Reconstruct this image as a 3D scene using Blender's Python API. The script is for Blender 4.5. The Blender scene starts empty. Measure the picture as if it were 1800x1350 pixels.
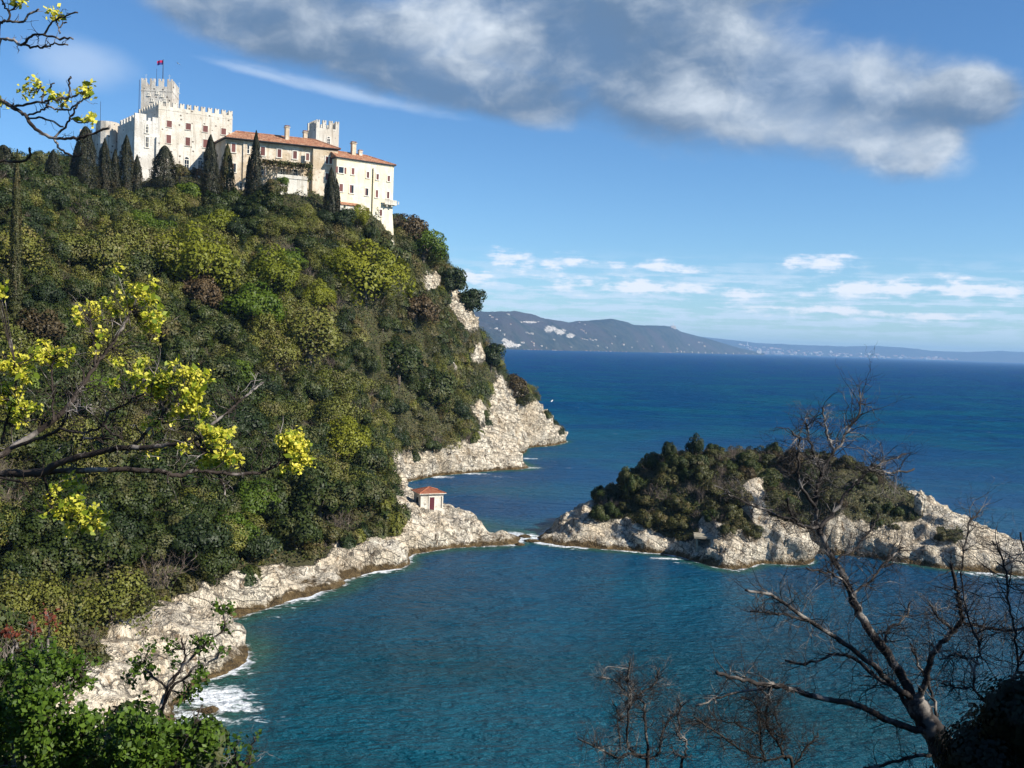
import bpy, bmesh, math, random
import numpy as np
from mathutils import Vector, Matrix
R = math.radians
scene = bpy.context.scene
COL = scene.collection
random.seed(7)

# ------------------------------------------------------------------ camera
CAM_Z = 35.0
F_PX = 1750.0                     # focal length in pixels of the 1800 px wide photograph
PITCH, ROLL = R(-2.3), R(1.95)
SUN_AZ, SUN_EL = 114.0, 35.0      # azimuth clockwise from the viewing direction (+Y)
fw = Vector((0, math.cos(PITCH), math.sin(PITCH)))
r0 = Vector((1, 0, 0)); u0 = r0.cross(fw)
RT = r0*math.cos(ROLL) + u0*math.sin(ROLL)
UP = u0*math.cos(ROLL) - r0*math.sin(ROLL)
cam = bpy.data.cameras.new("camera"); cam_o = bpy.data.objects.new("camera", cam); COL.objects.link(cam_o)
cam.lens = 36*F_PX/1800; cam.sensor_width = 36; cam.clip_start = 0.1; cam.clip_end = 80000
M = Matrix((RT, UP, -fw)).transposed().to_4x4(); M.translation = (0, 0, CAM_Z)
cam_o.matrix_world = M
scene.camera = cam_o

def ray(px, py):
    return (fw*F_PX + RT*(px-900) + UP*(675-py)).normalized()
def at(px, py, Y):
    """the point of the place seen at a pixel, Y metres ahead"""
    d = ray(px, py); t = Y/d.y
    return Vector((d.x*t, Y, CAM_Z + d.z*t))
def at_z(px, py, z):
    d = ray(px, py); t = (z-CAM_Z)/d.z
    return Vector((d.x*t, d.y*t, z))
_F = np.array(fw); _R = np.array(RT); _U = np.array(UP)
def to_px(x, y, z):
    q = np.stack([x, y, z-CAM_Z], -1)
    f = q@_F; f = np.where(f < .5, .5, f)
    return 900 + (q@_R)/f*F_PX, 675 - (q@_U)/f*F_PX

# ------------------------------------------------------------------ tiny node language
class S:
    def __init__(s, nt, sock): s.nt, s.s = nt, sock
    def _m(s, op, a, b=None, c=None):
        n = s.nt.nodes.new("ShaderNodeMath"); n.operation = op
        for i, v in enumerate((a, b, c)):
            if v is None: continue
            if isinstance(v, S): s.nt.links.new(v.s, n.inputs[i])
            else: n.inputs[i].default_value = v
        return S(s.nt, n.outputs[0])
    def __add__(s, o): return s._m('ADD', s, o)
    __radd__ = __add__
    def __sub__(s, o): return s._m('SUBTRACT', s, o)
    def __rsub__(s, o): return s._m('SUBTRACT', o, s)
    def __mul__(s, o): return s._m('MULTIPLY', s, o)
    __rmul__ = __mul__
    def __truediv__(s, o): return s._m('DIVIDE', s, o)
    def max(s, o): return s._m('MAXIMUM', s, o)
    def min(s, o): return s._m('MINIMUM', s, o)
    def pow(s, o): return s._m('POWER', s, o)
    def smax(s, o, k): return s._m('SMOOTH_MAX', s, o, k)
    def fn(s, op): return s._m(op, s)
def link(nt, v, sock):
    if isinstance(v, S): nt.links.new(v.s, sock)
    elif v is not None: sock.default_value = v
def smooth(x, a, b, lo=0., hi=1.):
    nt = x.nt; n = nt.nodes.new("ShaderNodeMapRange"); n.interpolation_type = 'SMOOTHSTEP'
    link(nt, x, n.inputs[0]); n.inputs[1].default_value = a; n.inputs[2].default_value = b
    n.inputs[3].default_value = lo; n.inputs[4].default_value = hi
    return S(nt, n.outputs[0])
def mix(f, a, b, nt=None, mode='MIX'):
    nt = nt or f.nt
    n = nt.nodes.new("ShaderNodeMix"); n.data_type = 'RGBA'; n.blend_type = mode
    link(nt, f, n.inputs[0])
    for v, k in ((a, 6), (b, 7)):
        if isinstance(v, tuple): v = (*v[:3], 1)
        link(nt, v, n.inputs[k])
    return S(nt, n.outputs[2])
def vec(nt, x, y, z):
    n = nt.nodes.new("ShaderNodeCombineXYZ")
    for i, v in enumerate((x, y, z)): link(nt, v, n.inputs[i])
    return S(nt, n.outputs[0])
def sep(v):
    n = v.nt.nodes.new("ShaderNodeSeparateXYZ"); v.nt.links.new(v.s, n.inputs[0])
    return [S(v.nt, o) for o in n.outputs]
def vscale(v, sx, sy, sz, off=(0, 0, 0)):
    n = v.nt.nodes.new("ShaderNodeMapping"); v.nt.links.new(v.s, n.inputs[0])
    n.inputs[1].default_value = off; n.inputs[3].default_value = (sx, sy, sz)
    return S(v.nt, n.outputs[0])
def noise(v, scale=1., detail=4., rough=.5, dist=0.):
    n = v.nt.nodes.new("ShaderNodeTexNoise"); v.nt.links.new(v.s, n.inputs['Vector'])
    n.inputs['Scale'].default_value = scale; n.inputs['Detail'].default_value = detail
    n.inputs['Roughness'].default_value = rough; n.inputs['Distortion'].default_value = dist
    return S(v.nt, n.outputs[0])
def voronoi(v, scale=1., feature='F1', rnd=1.):
    n = v.nt.nodes.new("ShaderNodeTexVoronoi"); v.nt.links.new(v.s, n.inputs['Vector'])
    n.feature = feature; n.inputs['Scale'].default_value = scale; n.inputs['Randomness'].default_value = rnd
    return S(v.nt, n.outputs['Distance'])
def geo(nt, name='Position'):
    n = nt.nodes.new("ShaderNodeNewGeometry"); return S(nt, n.outputs[name])
def objc(nt):
    n = nt.nodes.new("ShaderNodeTexCoord"); return S(nt, n.outputs['Object'])
def attr(nt, name):
    n = nt.nodes.new("ShaderNodeAttribute"); n.attribute_name = name; return S(nt, n.outputs['Fac'])
def orand(nt):
    n = nt.nodes.new("ShaderNodeObjectInfo"); return S(nt, n.outputs['Random'])
def bump(h, strength=.5, dist=1.):
    n = h.nt.nodes.new("ShaderNodeBump"); h.nt.links.new(h.s, n.inputs['Height'])
    n.inputs['Strength'].default_value = strength; n.inputs['Distance'].default_value = dist
    return S(h.nt, n.outputs[0])
def mat(name, build, **kw):
    m = bpy.data.materials.new(name); m.use_nodes = True; nt = m.node_tree
    b = nt.nodes["Principled BSDF"]; b.inputs['Specular IOR Level'].default_value = .25
    out = build(nt) if build else {}
    out.update(kw)
    for k, v in out.items():
        if isinstance(v, tuple) and len(v) == 3: v = (*v, 1)
        link(nt, v, b.inputs[k.replace('_', ' ')])
    return m

# ------------------------------------------------------------------ sky, sun, exposure
def build_world():
    w = bpy.data.worlds.new("World"); scene.world = w; w.use_nodes = True; nt = w.node_tree
    nt.nodes.clear()
    sky = nt.nodes.new("ShaderNodeTexSky"); sky.sky_type = 'NISHITA'; sky.sun_disc = False
    sky.sun_elevation = R(SUN_EL); sky.sun_rotation = R(SUN_AZ); sky.altitude = 50
    sky.air_density = 1.0; sky.dust_density = .15; sky.ozone_density = 3.0
    tc = nt.nodes.new("ShaderNodeTexCoord"); d = S(nt, tc.outputs['Generated'])
    x, y, z = sep(d)
    X = x._m('ARCTAN2', x, y)*F_PX
    Y = z.max(-1.).min(1.).fn('ARCSINE')*F_PX
    def ae(px, py):
        v = ray(px, py); return math.atan2(v.x, v.y)*F_PX, math.asin(v.z)*F_PX
    def ell(px, py, rx, ry, tilt=2.):
        cx, cy = ae(px, py); c, s = math.cos(R(tilt)), math.sin(R(tilt))
        dx, dy = X-cx, Y-cy
        a = (dx*c - dy*s)/rx; b = (dx*s + dy*c)/ry
        return 1. - (a*a + b*b)._m('SQRT', a*a + b*b)
    # the big drifting cumulus bank
    body = None
    for e in ((1050, 40, 430, 150, 4), (1430, 170, 330, 125, 10), (560, 40, 330, 88, 6), (1590, 240, 125, 78, 8),
              (1210, 130, 430, 135, 9), (820, 150, 330, 60, 7), (1150, -70, 380, 120, 6), (1690, 175, 110, 62, 4), (400, 20, 170, 70, 10)):
        q = ell(*e); body = q if body is None else body.smax(q, .25)
    p = None
    warp = noise(vec(nt, X/120., Y/90., 3.), 1., 3., .5)
    pw = vec(nt, X/215. + warp*.35, Y/140. + warp*.3, 0.)
    n1 = noise(pw, 1., 8., .58)
    n2 = noise(vec(nt, X/215. + warp*.35 + .16, Y/140. + warp*.3 + .22, 0.), 1., 8., .58)
    soft = noise(vec(nt, X/330., Y/170., 8.), 1., 3., .5)
    dens = body + (n1-.5)*.95
    a1 = smooth(dens, .0, .46)*(.80 + .2*smooth(n1, .35, .6))
    relief = (n1-n2)*2.3
    lowy = smooth(dens, .0, .9)
    lit = smooth(relief + (soft-.5)*1.5 + .18 - .06*lowy, -.15, 1.1)
    glow = ell(1400, 225, 330, 60, 10).smax(ell(1610, 262, 110, 48, 6), .2).smax(ell(800, 75, 150, 70, 10), .2)
    glow = glow.smax(ell(1480, 90, 330, 75, 14), .2)
    lit = (lit*.66 + smooth(glow + (n1-n2)*1.6 + (soft-.5)*1.2, -.35, .9)*.42).min(1.)
    c1 = mix(lit, (.105, .175, .285), (.58, .64, .71))
    # a thin wisp under it and a faint puff beside the tower
    wisp = ell(600, 160, 260, 17, 9).max(ell(480, 135, 150, 12, 9)) + (noise(vec(nt, X/90., Y/28., 5.), 1., 5., .6)-.5)*.9
    a2 = smooth(wisp, .05, .9)*.42
    puff = ell(140, 110, 110, 48, 4) + (noise(vec(nt, X/110., Y/70., 9.), 1., 4., .5)-.5)*.6
    a3 = smooth(puff, .0, .8)*.42
    # low streaky clouds above the far coast
    cy0 = ae(900, 0)[1]
    el_lo, el_hi = 40., 190.
    band = smooth(Y, 8., 60.)*(1. - smooth(Y, 95., 178.))
    st = noise(vec(nt, X/120., Y/10.5, 21.), 1., 6., .6)
    bl = noise(vec(nt, X/60., Y/24., 31.), 1., 6., .6)
    puffs = ell(950, 457, 130, 20).smax(ell(1150, 468, 110, 16), .1).smax(ell(1450, 463, 85, 24), .1).smax(ell(1560, 508, 170, 20), .15).smax(ell(820, 485, 70, 20), .1)
    puffs = puffs.smax(ell(1680, 505, 130, 22), .15).smax(ell(1150, 505, 330, 20), .15).smax(ell(1450, 545, 300, 13), .15)
    low = smooth(puffs + (bl-.5)*3.4 + (st-.5)*1.6, .05, .95)
    str_ = smooth(st + (bl-.5)*.6, .40, .60)*band*smooth(X, -250., 0.)
    a4 = (low*.78).max(str_*.70)
    c4 = mix(smooth(low + (bl-.5), .1, 1.1), (.56, .66, .79), (.80, .79, .84))
    def bg(c, st):
        n = nt.nodes.new("ShaderNodeBackground"); link(nt, c if not isinstance(c, tuple) else (*c, 1), n.inputs[0]); n.inputs[1].default_value = st
        return n.outputs[0]
    def over(a, sh0, sh1):
        n = nt.nodes.new("ShaderNodeMixShader"); nt.links.new(a.s, n.inputs[0]); nt.links.new(sh0, n.inputs[1]); nt.links.new(sh1, n.inputs[2])
        return n.outputs[0]
    deep = mix(smooth(Y, -20., 520.), (.76, 1.02, 1.26), (.58, .88, 1.14))
    s = bg(mix(1., S(nt, sky.outputs[0]), deep, nt, 'MULTIPLY'), SKY_STRENGTH)
    s = over(a4, s, bg(c4, .88)); s = over(a2.max(a3), s, bg((.55, .64, .76), .88)); s = over(a1, s, bg(c1, .88))
    o = nt.nodes.new("ShaderNodeOutputWorld"); nt.links.new(s, o.inputs[0])
SKY_STRENGTH = 0.079
build_world()
sun = bpy.data.lights.new("sun", 'SUN'); sun.energy = 5.0; sun.angle = R(.5); sun.color = (1, .94, .83)
sun_o = bpy.data.objects.new("sun", sun); COL.objects.link(sun_o)
SUN_DIR = Vector((math.sin(R(SUN_AZ))*math.cos(R(SUN_EL)), math.cos(R(SUN_AZ))*math.cos(R(SUN_EL)), math.sin(R(SUN_EL))))
sun_o.rotation_euler = SUN_DIR.to_track_quat('Z', 'Y').to_euler(); sun_o.location = (60, -40, 150)
scene.view_settings.view_transform = 'Standard'; scene.view_settings.look = 'None'
scene.view_settings.exposure = 0.62; scene.view_settings.gamma = 1
scene.cycles.max_bounces = 6; scene.cycles.diffuse_bounces = 2; scene.cycles.glossy_bounces = 2
scene.cycles.transmission_bounces = 4; scene.cycles.transparent_max_bounces = 8; scene.cycles.volume_bounces = 0
scene.cycles.caustics_reflective = False; scene.cycles.caustics_refractive = False

# ------------------------------------------------------------------ naming helpers and mesh helpers
def tag(o, label=None, cat=None, group=None, kind=None):
    if label: o["label"] = label
    if cat: o["category"] = cat
    if group: o["group"] = group
    if kind: o["kind"] = kind
    return o
def empty(name, loc=(0, 0, 0), rz=0., parent=None):
    o = bpy.data.objects.new(name, None); COL.objects.link(o); o.location = loc; o.rotation_euler = (0, 0, rz)
    o.empty_display_size = .5
    if parent: o.parent = parent
    return o
def link_mesh(name, me, parent=None, loc=None):
    o = bpy.data.objects.new(name, me); COL.objects.link(o)
    if parent: o.parent = parent
    if loc is not None: o.location = loc
    return o
def np_mesh(name, V, Fq, mats, midx=None, smooth_=False, attrs=None, vn=None):
    """mesh from arrays: V (n,3), Fq (m,3 or 4)"""
    me = bpy.data.meshes.new(name); k = Fq.shape[1]
    me.vertices.add(len(V)); me.vertices.foreach_set("co", np.ascontiguousarray(V, np.float32).ravel())
    me.loops.add(Fq.size); me.loops.foreach_set("vertex_index", np.ascontiguousarray(Fq, np.int32).ravel())
    me.polygons.add(len(Fq)); me.polygons.foreach_set("loop_start", np.arange(0, Fq.size, k, dtype=np.int32))
    for m in mats: me.materials.append(m)
    if midx is not None: me.polygons.foreach_set("material_index", np.ascontiguousarray(midx, np.int32))
    me.polygons.foreach_set("use_smooth", np.full(len(Fq), smooth_, bool))
    for nm, (dom, arr) in (attrs or {}).items():
        a = me.attributes.new(nm, 'FLOAT', dom); a.data.foreach_set("value", np.ascontiguousarray(arr, np.float32))
    me.update(); me.validate()
    if vn is not None:                                  # leaves take the soft roundness of the crown they belong to
        me.polygons.foreach_set("use_smooth", np.ones(len(me.polygons), bool)); me.normals_split_custom_set_from_vertices(np.asarray(vn, np.float32))
    return me
class MB:
    """collects boxes, prisms and tubes, then links them as ONE mesh object"""
    def __init__(s): s.v, s.f, s.m = [], [], []
    def face(s, pts, m=0):
        i = len(s.v); s.v += [tuple(p) for p in pts]; s.f.append(tuple(range(i, i+len(pts)))); s.m.append(m)
    def hexa(s, b, t, m=0):
        """b, t: four bottom and four top corners, counter-clockwise from above"""
        i = len(s.v); s.v += [tuple(p) for p in b] + [tuple(p) for p in t]
        for q in ((3, 2, 1, 0), (4, 5, 6, 7), (0, 1, 5, 4), (1, 2, 6, 5), (2, 3, 7, 6), (3, 0, 4, 7)):
            s.f.append(tuple(i+k for k in q)); s.m.append(m)
    def box(s, x0, x1, y0, y1, z0, z1, m=0):
        s.hexa([(x0, y0, z0), (x1, y0, z0), (x1, y1, z0), (x0, y1, z0)], [(x0, y0, z1), (x1, y0, z1), (x1, y1, z1), (x0, y1, z1)], m)
    def tube(s, pts, rad, n=6, m=0, cap=True):
        pts = [Vector(p) for p in pts]
        if not hasattr(rad, '__len__'): rad = [rad]*len(pts)
        i0 = len(s.v); up = Vector((.13, .21, .97))
        for k, p in enumerate(pts):
            t = (pts[min(k+1, len(pts)-1)] - pts[max(k-1, 0)])
            t = t.normalized() if t.length > 1e-9 else Vector((0, 0, 1))
            a = t.cross(up)
            if a.length < .05: a = t.cross(Vector((1, 0, 0)))
            a.normalize(); b = t.cross(a)
            for j in range(n):
                th = 2*math.pi*j/n; s.v.append(tuple(p + (a*math.cos(th) + b*math.sin(th))*rad[k]))
        for k in range(len(pts)-1):
            for j in range(n):
                j2 = (j+1) % n
                s.f.append((i0+k*n+j, i0+k*n+j2, i0+(k+1)*n+j2, i0+(k+1)*n+j)); s.m.append(m)
        if cap:
            s.f.append(tuple(i0+j for j in reversed(range(n)))); s.m.append(m)
            e = i0+(len(pts)-1)*n; s.f.append(tuple(e+j for j in range(n))); s.m.append(m)
    def mesh(s, name, mats, smooth_=False):
        me = bpy.data.meshes.new(name); me.from_pydata(s.v, [], s.f)
        if not isinstance(mats, (list, tuple)): mats = [mats]
        for m in mats: me.materials.append(m)
        me.polygons.foreach_set("material_index", np.array(s.m, np.int32))
        me.polygons.foreach_set("use_smooth", np.full(len(s.f), smooth_, bool)); me.update()
        return me
    def build(s, name, mats, parent=None, smooth_=False):
        return link_mesh(name, s.mesh(name, mats, smooth_), parent)

# ------------------------------------------------------------------ numpy noise
_prng = np.random.RandomState(11)
_perm = _prng.permutation(512).astype(np.int64); _perm = np.concatenate([_perm, _perm, _perm])
_grad = _prng.normal(size=(512, 3)); _grad /= np.linalg.norm(_grad, axis=1)[:, None]
def pn(x, y, z):
    x, y, z = np.broadcast_arrays(np.asarray(x, float), np.asarray(y, float), np.asarray(z, float))
    xi, yi, zi = np.floor(x), np.floor(y), np.floor(z)
    xf, yf, zf = x-xi, y-yi, z-zi
    xi, yi, zi = (q.astype(np.int64) & 511 for q in (xi, yi, zi))
    f = lambda t: t*t*t*(t*(t*6-15)+10)
    u, v, w = f(xf), f(yf), f(zf); out = 0.
    for a in (0, 1):
        for b in (0, 1):
            for c in (0, 1):
                h = _perm[_perm[_perm[(xi+a) & 511]+((yi+b) & 511)]+((zi+c) & 511)] & 511
                g = _grad[h]
                d = g[..., 0]*(xf-a) + g[..., 1]*(yf-b) + g[..., 2]*(zf-c)
                out = out + d*(u if a else 1-u)*(v if b else 1-v)*(w if c else 1-w)
    return out*1.6
def fbm(x, y, z, o=4, g=.5):
    s, a = 0., 1.
    for k in range(o):
        s = s + a*pn(x*2**k, y*2**k, z*2**k + 7.3*k); a *= g
    return s
def ridged(x, y, z, o=4, g=.5):
    s, a = 0., 1.
    for k in range(o):
        s = s + a*(1-2*np.abs(pn(x*2**k, y*2**k, z*2**k + 3.1*k))); a *= g
    return s
def in_poly(px, py, poly):
    ins = np.zeros(px.shape, bool); n = len(poly)
    for i in range(n):
        x1, y1 = poly[i]; x2, y2 = poly[(i+1) % n]
        if y1 == y2: continue
        c = ((y1 > py) != (y2 > py)) & (px < (x2-x1)*(py-y1)/(y2-y1) + x1)
        ins ^= c
    return ins
def sstep(x, a, b):
    t = np.clip((x-a)/(b-a), 0, 1); return t*t*(3-2*t)
# ------------------------------------------------------------------ terrain heights (thin-plate surface through surveyed points)
def tps(P):
    P = np.array([(p[0], p[1], p[2]) for p in P], float); n = len(P)
    xy = P[:, :2]/100.
    def U(d2): return np.where(d2 > 1e-12, .5*d2*np.log(np.maximum(d2, 1e-12)), 0.)
    K = U(((xy[:, None]-xy[None])**2).sum(-1)) + np.eye(n)*2e-5
    Q = np.hstack([np.ones((n, 1)), xy]); A = np.zeros((n+3, n+3)); A[:n, :n] = K; A[:n, n:] = Q; A[n:, :n] = Q.T
    w = np.linalg.solve(A, np.concatenate([P[:, 2], np.zeros(3)]))
    def ev(x, y):
        sh = np.shape(x); q = np.stack([np.ravel(x), np.ravel(y)], -1)/100.; out = np.empty(len(q))
        for i in range(0, len(q), 20000):
            c = q[i:i+20000]
            out[i:i+20000] = U(((c[:, None]-xy[None])**2).sum(-1))@w[:n] + w[n] + c@w[n+1:]
        return out.reshape(sh)
    return ev
W = lambda px, py: tuple(at_z(px, py, 0.))
def G(px, py, Y, lower=0.):
    v = at(px, py, Y); return (v.x, v.y, v.z-lower)
main_pts = [W(*p) for p in ((300, 1262), (372, 1245), (392, 1185), (400, 1120), (450, 1075), (540, 1045), (600, 1030), (650, 1006), (720, 992), (762, 968), (800, 962), (850, 960), (908, 955))]
main_pts += [(2, 184, -.6), (-8, 192, 0), (-16, 203, 0), (-23.5, 216, 0), (-26.5, 232, 0), W(705, 850)]
main_pts += [W(*p) for p in ((760, 838), (840, 830), (920, 824), (912, 800), (940, 786), (982, 781))]
main_pts += [(x, y, -6) for x, y in ((-14, 92), (-10, 120), (-12, 140), (5, 160), (30, 130), (10, 100), (60, 110), (-10, 215), (-8, 240), (10, 262), (16, 300), (28, 345), (12, 235), (40, 390), (18, 395))]
main_pts += [(-12, 158, -3), (8, 172, -4), (2, 200, -4)]
main_pts += [G(860, 932, 184, 1.6), G(815, 908, 183, 1.9), G(755, 903, 177, 1.3), G(738, 898, 180, 1.2), G(775, 900, 181, 1.5), G(712, 876, 181, 1.6), G(690, 905, 172), G(640, 950, 158), G(575, 1000, 146), G(470, 1015, 140), G(300, 1085, 118), G(210, 1110, 110), G(120, 1180, 100), G(330, 1150, 101), G(250, 1150, 94), G(190, 1190, 88), G(330, 1205, 97.5), G(300, 1240, 92), G(370, 1100, 112.5), G(440, 1040, 128)]
# the slope under the castle and its ridge
main_pts += [G(0, 300, 190, 4), G(110, 325, 220, 4), G(200, 340, 250, 3), (-93, 258, 74), (-76, 262, 73.5), (-98, 285, 76), (-64, 257, 71), (-48, 264, 69.5), (-36, 276, 67.5), (-50, 285, 69)]
main_pts += [G(692, 410, 281, 1), G(740, 425, 300, 4), G(785, 480, 312, 3), G(838, 560, 325, 3), G(868, 640, 336, 2), G(905, 690, 347, 2), G(942, 712, 354), G(972, 755, 360)]
main_pts += [(-130, 262, 75), (-150, 220, 68), (-120, 320, 70), (-60, 320, 58), (-40, 345, 36), (-20, 368, 14), (0, 382, 0), (14, 374, 0), (-30, 385, 0), (-75, 350, 30), (-180, 300, 70), (-185, 200, 66), (-60, 390, 0), (-120, 390, 20)]
main_pts += [G(300, 700, 165, 2), G(600, 700, 214, 3), G(500, 900, 152, 3), G(480, 600, 212, 3), G(300, 900, 127, 3), G(100, 900, 122, 3), G(100, 620, 165, 3), G(300, 480, 215, 3), G(100, 420, 195, 3), G(640, 560, 240, 3), G(620, 840, 185, 3), G(700, 740, 249, 1), G(640, 740, 216, 2), G(780, 640, 284, 2), G(690, 640, 254, 2), G(820, 740, 282, 1), G(870, 755, 312, 0), G(900, 745, 335, 0)]
main_pts += [(-115, 150, 50), (-90, 105, 30), (-62, 85, 15), (-45, 70, 10), (-38, 50, 12), (-22, 30, 17), (-70, 55, 22), (-120, 80, 45), (-40, 20, 28)]
main_pts += [G(512, 388, 245, 1), G(430, 384, 245, 1), G(570, 398, 250, 1), G(375, 374, 246, 1), G(320, 352, 248, 1), G(480, 378, 244, 1), G(620, 425, 256, 1.5), G(655, 420, 266, 3), G(690, 420, 277, 1), G(560, 470, 240, 3), G(660, 500, 256, 2), G(400, 450, 228, 3)]
# the cliff top the photographer stands on
main_pts += [(-15, 15, 25.5), (0, -2, 33.3), (-8, -8, 34), (12, -8, 33.6), (0, 3, 31.6), (-4, 8, 27.5), (6.4, 12, 29.2), (9.5, 13, 30.0), (3, 14, 27), (0, 20, 20), (12, 22, 20), (7, 30, 9), (18, 35, 3), (0, 42, 2), (-15, 52, 4), (28, 33, 0), (8, 48, 0), (0, 58, -2), (25, 45, -4), (-20, 66, 0), (-29, 82, 0), (-12, 75, -4), (45, 25, -3), (32, 10, 20), (-60, -8, 45), (50, -8, 25)]
h_main0 = tps(main_pts)
isl = [W(*p) for p in ((945, 950), (1000, 960), (1100, 968), (1180, 976), (1240, 992), (1290, 1001), (1340, 990), (1400, 975), (1480, 975), (1560, 985), (1650, 998), (1750, 1008), (1840, 1014))]
isl += [(9, 190, 0), (22, 207, 0), (42, 213, 0), (66, 206, 0), (84, 192, 0), (96, 178, 0)]
isl += [(x, y, -5) for x, y in ((0, 195), (15, 212), (42, 226), (75, 218), (100, 195), (115, 175), (2, 168), (20, 162), (33, 150), (50, 158), (75, 155), (95, 152), (-3, 178))]
isl += [G(1150, 805, 181, 3.5), G(1225, 775, 188, 4), G(1330, 775, 190, 4), G(1400, 785, 188, 3), G(1500, 825, 186, 1), G(1540, 845, 184, 0), G(1600, 885, 180), G(1650, 905, 177), G(1720, 940, 173), G(1790, 975, 169), G(1035, 908, 181), G(1000, 935, 179.5), G(1080, 880, 183, 2), G(1300, 925, 170), G(1330, 860, 177, 0), G(1480, 935, 174), G(1200, 935, 172.5), G(1245, 962, 166), G(1275, 940, 166), G(1110, 925, 176, 0), G(1400, 930, 172), G(1580, 945, 174)]
h_isl0 = tps(isl)
def cliffy(h, x, y, amp):
    """raise a steep rocky step just above the waterline"""
    a = amp*(1 + .55*fbm(x/9., y/9., 2., 3))
    return np.where(h > 0, h + a*(1-np.exp(-np.maximum(h, 0)/1.3))*np.exp(-np.maximum(h, 0)/16.), h)
def h_main(x, y):
    x = np.asarray(x, float); y = np.asarray(y, float)
    h = h_main0(x, y) + .25*fbm(x/4., y/4., 0., 3)
    return cliffy(h, x, y, 2.2)
def h_isl(x, y):
    x = np.asarray(x, float); y = np.asarray(y, float)
    h = h_isl0(x, y) + .35*fbm(x/5., y/5., 5., 3)
    return cliffy(h, x, y, 1.6)

# where bare limestone shows (outlines surveyed from the view, stored per point of the ground)
ROCK_MAIN = [
    [(40, 1290), (60, 1215), (150, 1165), (205, 1085), (290, 1062), (395, 1018), (480, 994), (530, 1006), (560, 992), (600, 955), (640, 930), (690, 940), (705, 905), (690, 862), (720, 845), (800, 850), (930, 920), (925, 965), (760, 1000), (600, 1060), (430, 1130), (400, 1280), (200, 1330)],
    [(682, 790), (720, 800), (835, 768), (858, 745), (852, 700), (868, 690), (866, 650), (905, 685), (942, 698), (1000, 780), (1000, 815), (930, 850), (690, 862)],
    [(740, 488), (760, 478), (778, 482), (775, 503), (742, 512)], [(795, 498), (812, 495), (842, 545), (848, 578), (812, 582), (788, 540)],
    [(828, 605), (848, 598), (848, 640), (828, 642)], [(788, 640), (805, 636), (815, 662), (790, 662)], [(826, 700), (850, 712), (852, 745), (832, 745)]]
VEG_ISL = [[(1040, 905), (1055, 850), (1095, 790), (1160, 745), (1230, 730), (1400, 740), (1460, 780), (1530, 815), (1600, 868), (1625, 905), (1600, 915), (1540, 925), (1480, 905), (1400, 925), (1345, 900), (1340, 835), (1305, 850), (1300, 895), (1330, 930), (1290, 930), (1240, 905), (1200, 945), (1150, 935), (1100, 908)],
           [(1640, 925), (1690, 935), (1700, 955), (1650, 950)], [(1180, 935), (1225, 925), (1225, 950), (1190, 955)]]
def rock_main(x, y, z, jit=9.):
    px, py = to_px(x, y, z)
    px = px + jit*fbm(x/3., y/3., z/3., 2); py = py + jit*fbm(x/3., y/3., z/3.+40, 2)
    r = np.zeros(np.shape(x), bool)
    for p in ROCK_MAIN: r |= in_poly(px, py, p)
    return r | (z < 1.2)
def veg_isl(x, y, z, jit=6.):
    px, py = to_px(x, y, z)
    px = px + jit*fbm(x/3., y/3., z/3., 2); py = py + jit*fbm(x/3., y/3., z/3.+40, 2)
    r = np.zeros(np.shape(x), bool)
    for p in VEG_ISL: r |= in_poly(px, py, p)
    return (r | ((h_isl0(x, y) > 7) & (y > 190))) & (z > 2)

def rock_mat(nt):
    P = geo(nt); x, y, z = sep(P)
    big = noise(P, .16, 5., .55); mid = noise(P, .9, 6., .65); fine = noise(P, 5., 4., .6)
    stra = noise(vscale(P, 1.1, 1.1, .35), 1.1, 5., .65)
    wv = noise(P, .55, 4., .6); wv2 = noise(vscale(P, 1., 1., 1., (7, 3, 1)), .55, 4., .6)
    Q = vec(nt, x + (wv-.5)*4.5, y + (wv2-.5)*4.5, (z + (wv-.5)*4.)*.42)
    crack = voronoi(Q, .62, 'DISTANCE_TO_EDGE'); crack2 = voronoi(Q, 1.9, 'DISTANCE_TO_EDGE')
    gate = smooth(noise(P, .33, 4., .6), .42, .60)
    pits = 1. - (1. - smooth(crack + (mid-.5)*.30, .0, .12))*gate; pits2 = 1. - (1. - smooth(crack2 + (fine-.5)*.40, .0, .17))*smooth(mid, .38, .62)
    c = mix(smooth(big, .35, .65), (.80, .67, .49), (.84, .75, .60))
    c = mix(smooth(stra, .53, .70), c, (.40, .28, .17))
    c = mix(smooth(mid, .58, .74, 0., .6), c, (.32, .25, .17)); c = mix(smooth(fine + (mid-.5)*.5, .65, .76, 0., .8), c, (.07, .065, .035))
    c = mix(pits, mix(.80, c, (.07, .055, .04), nt), c); c = mix(pits2, mix(.70, c, (.11, .085, .06), nt), c)
    bd = ((z + x*.34 - y*.16)*(1/1.05) + (noise(P, .08, 3., .5)-.5)*5. + (mid-.5)*.7).fn('FRACT')
    line = smooth(bd, .0, .10)*smooth(bd, 1., .93) ; c = mix(line, mix(.55, c, (.13, .095, .065), nt), c)
    wet = smooth(z + (mid-.5)*2.6 + (big-.5)*1.6 + (fine-.5)*.8, 1.15, .55)        # weed and stain in the tidal band
    c = mix(wet, c, mix(smooth(mid, .4, .6), (.085, .055, .022), (.21, .14, .06)))
    v = attr(nt, "veg")
    vm = smooth(v + (mid-.5)*.9 + (fine-.5)*.3, .42, .62)
    soil = mix(smooth(fine, .35, .65), (.030, .032, .014), (.085, .075, .032))
    c = mix(vm, c, soil)
    h = (stra*.9 + bd*.5 + line*.4 + mid*.9 + fine*.30 + pits*.55 + pits2*.28)*(1.-vm*.8)
    return dict(Base_Color=c, Roughness=.9, Normal=bump(h, 1., .85))
M_ROCK = mat("limestone", rock_mat)

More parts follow.
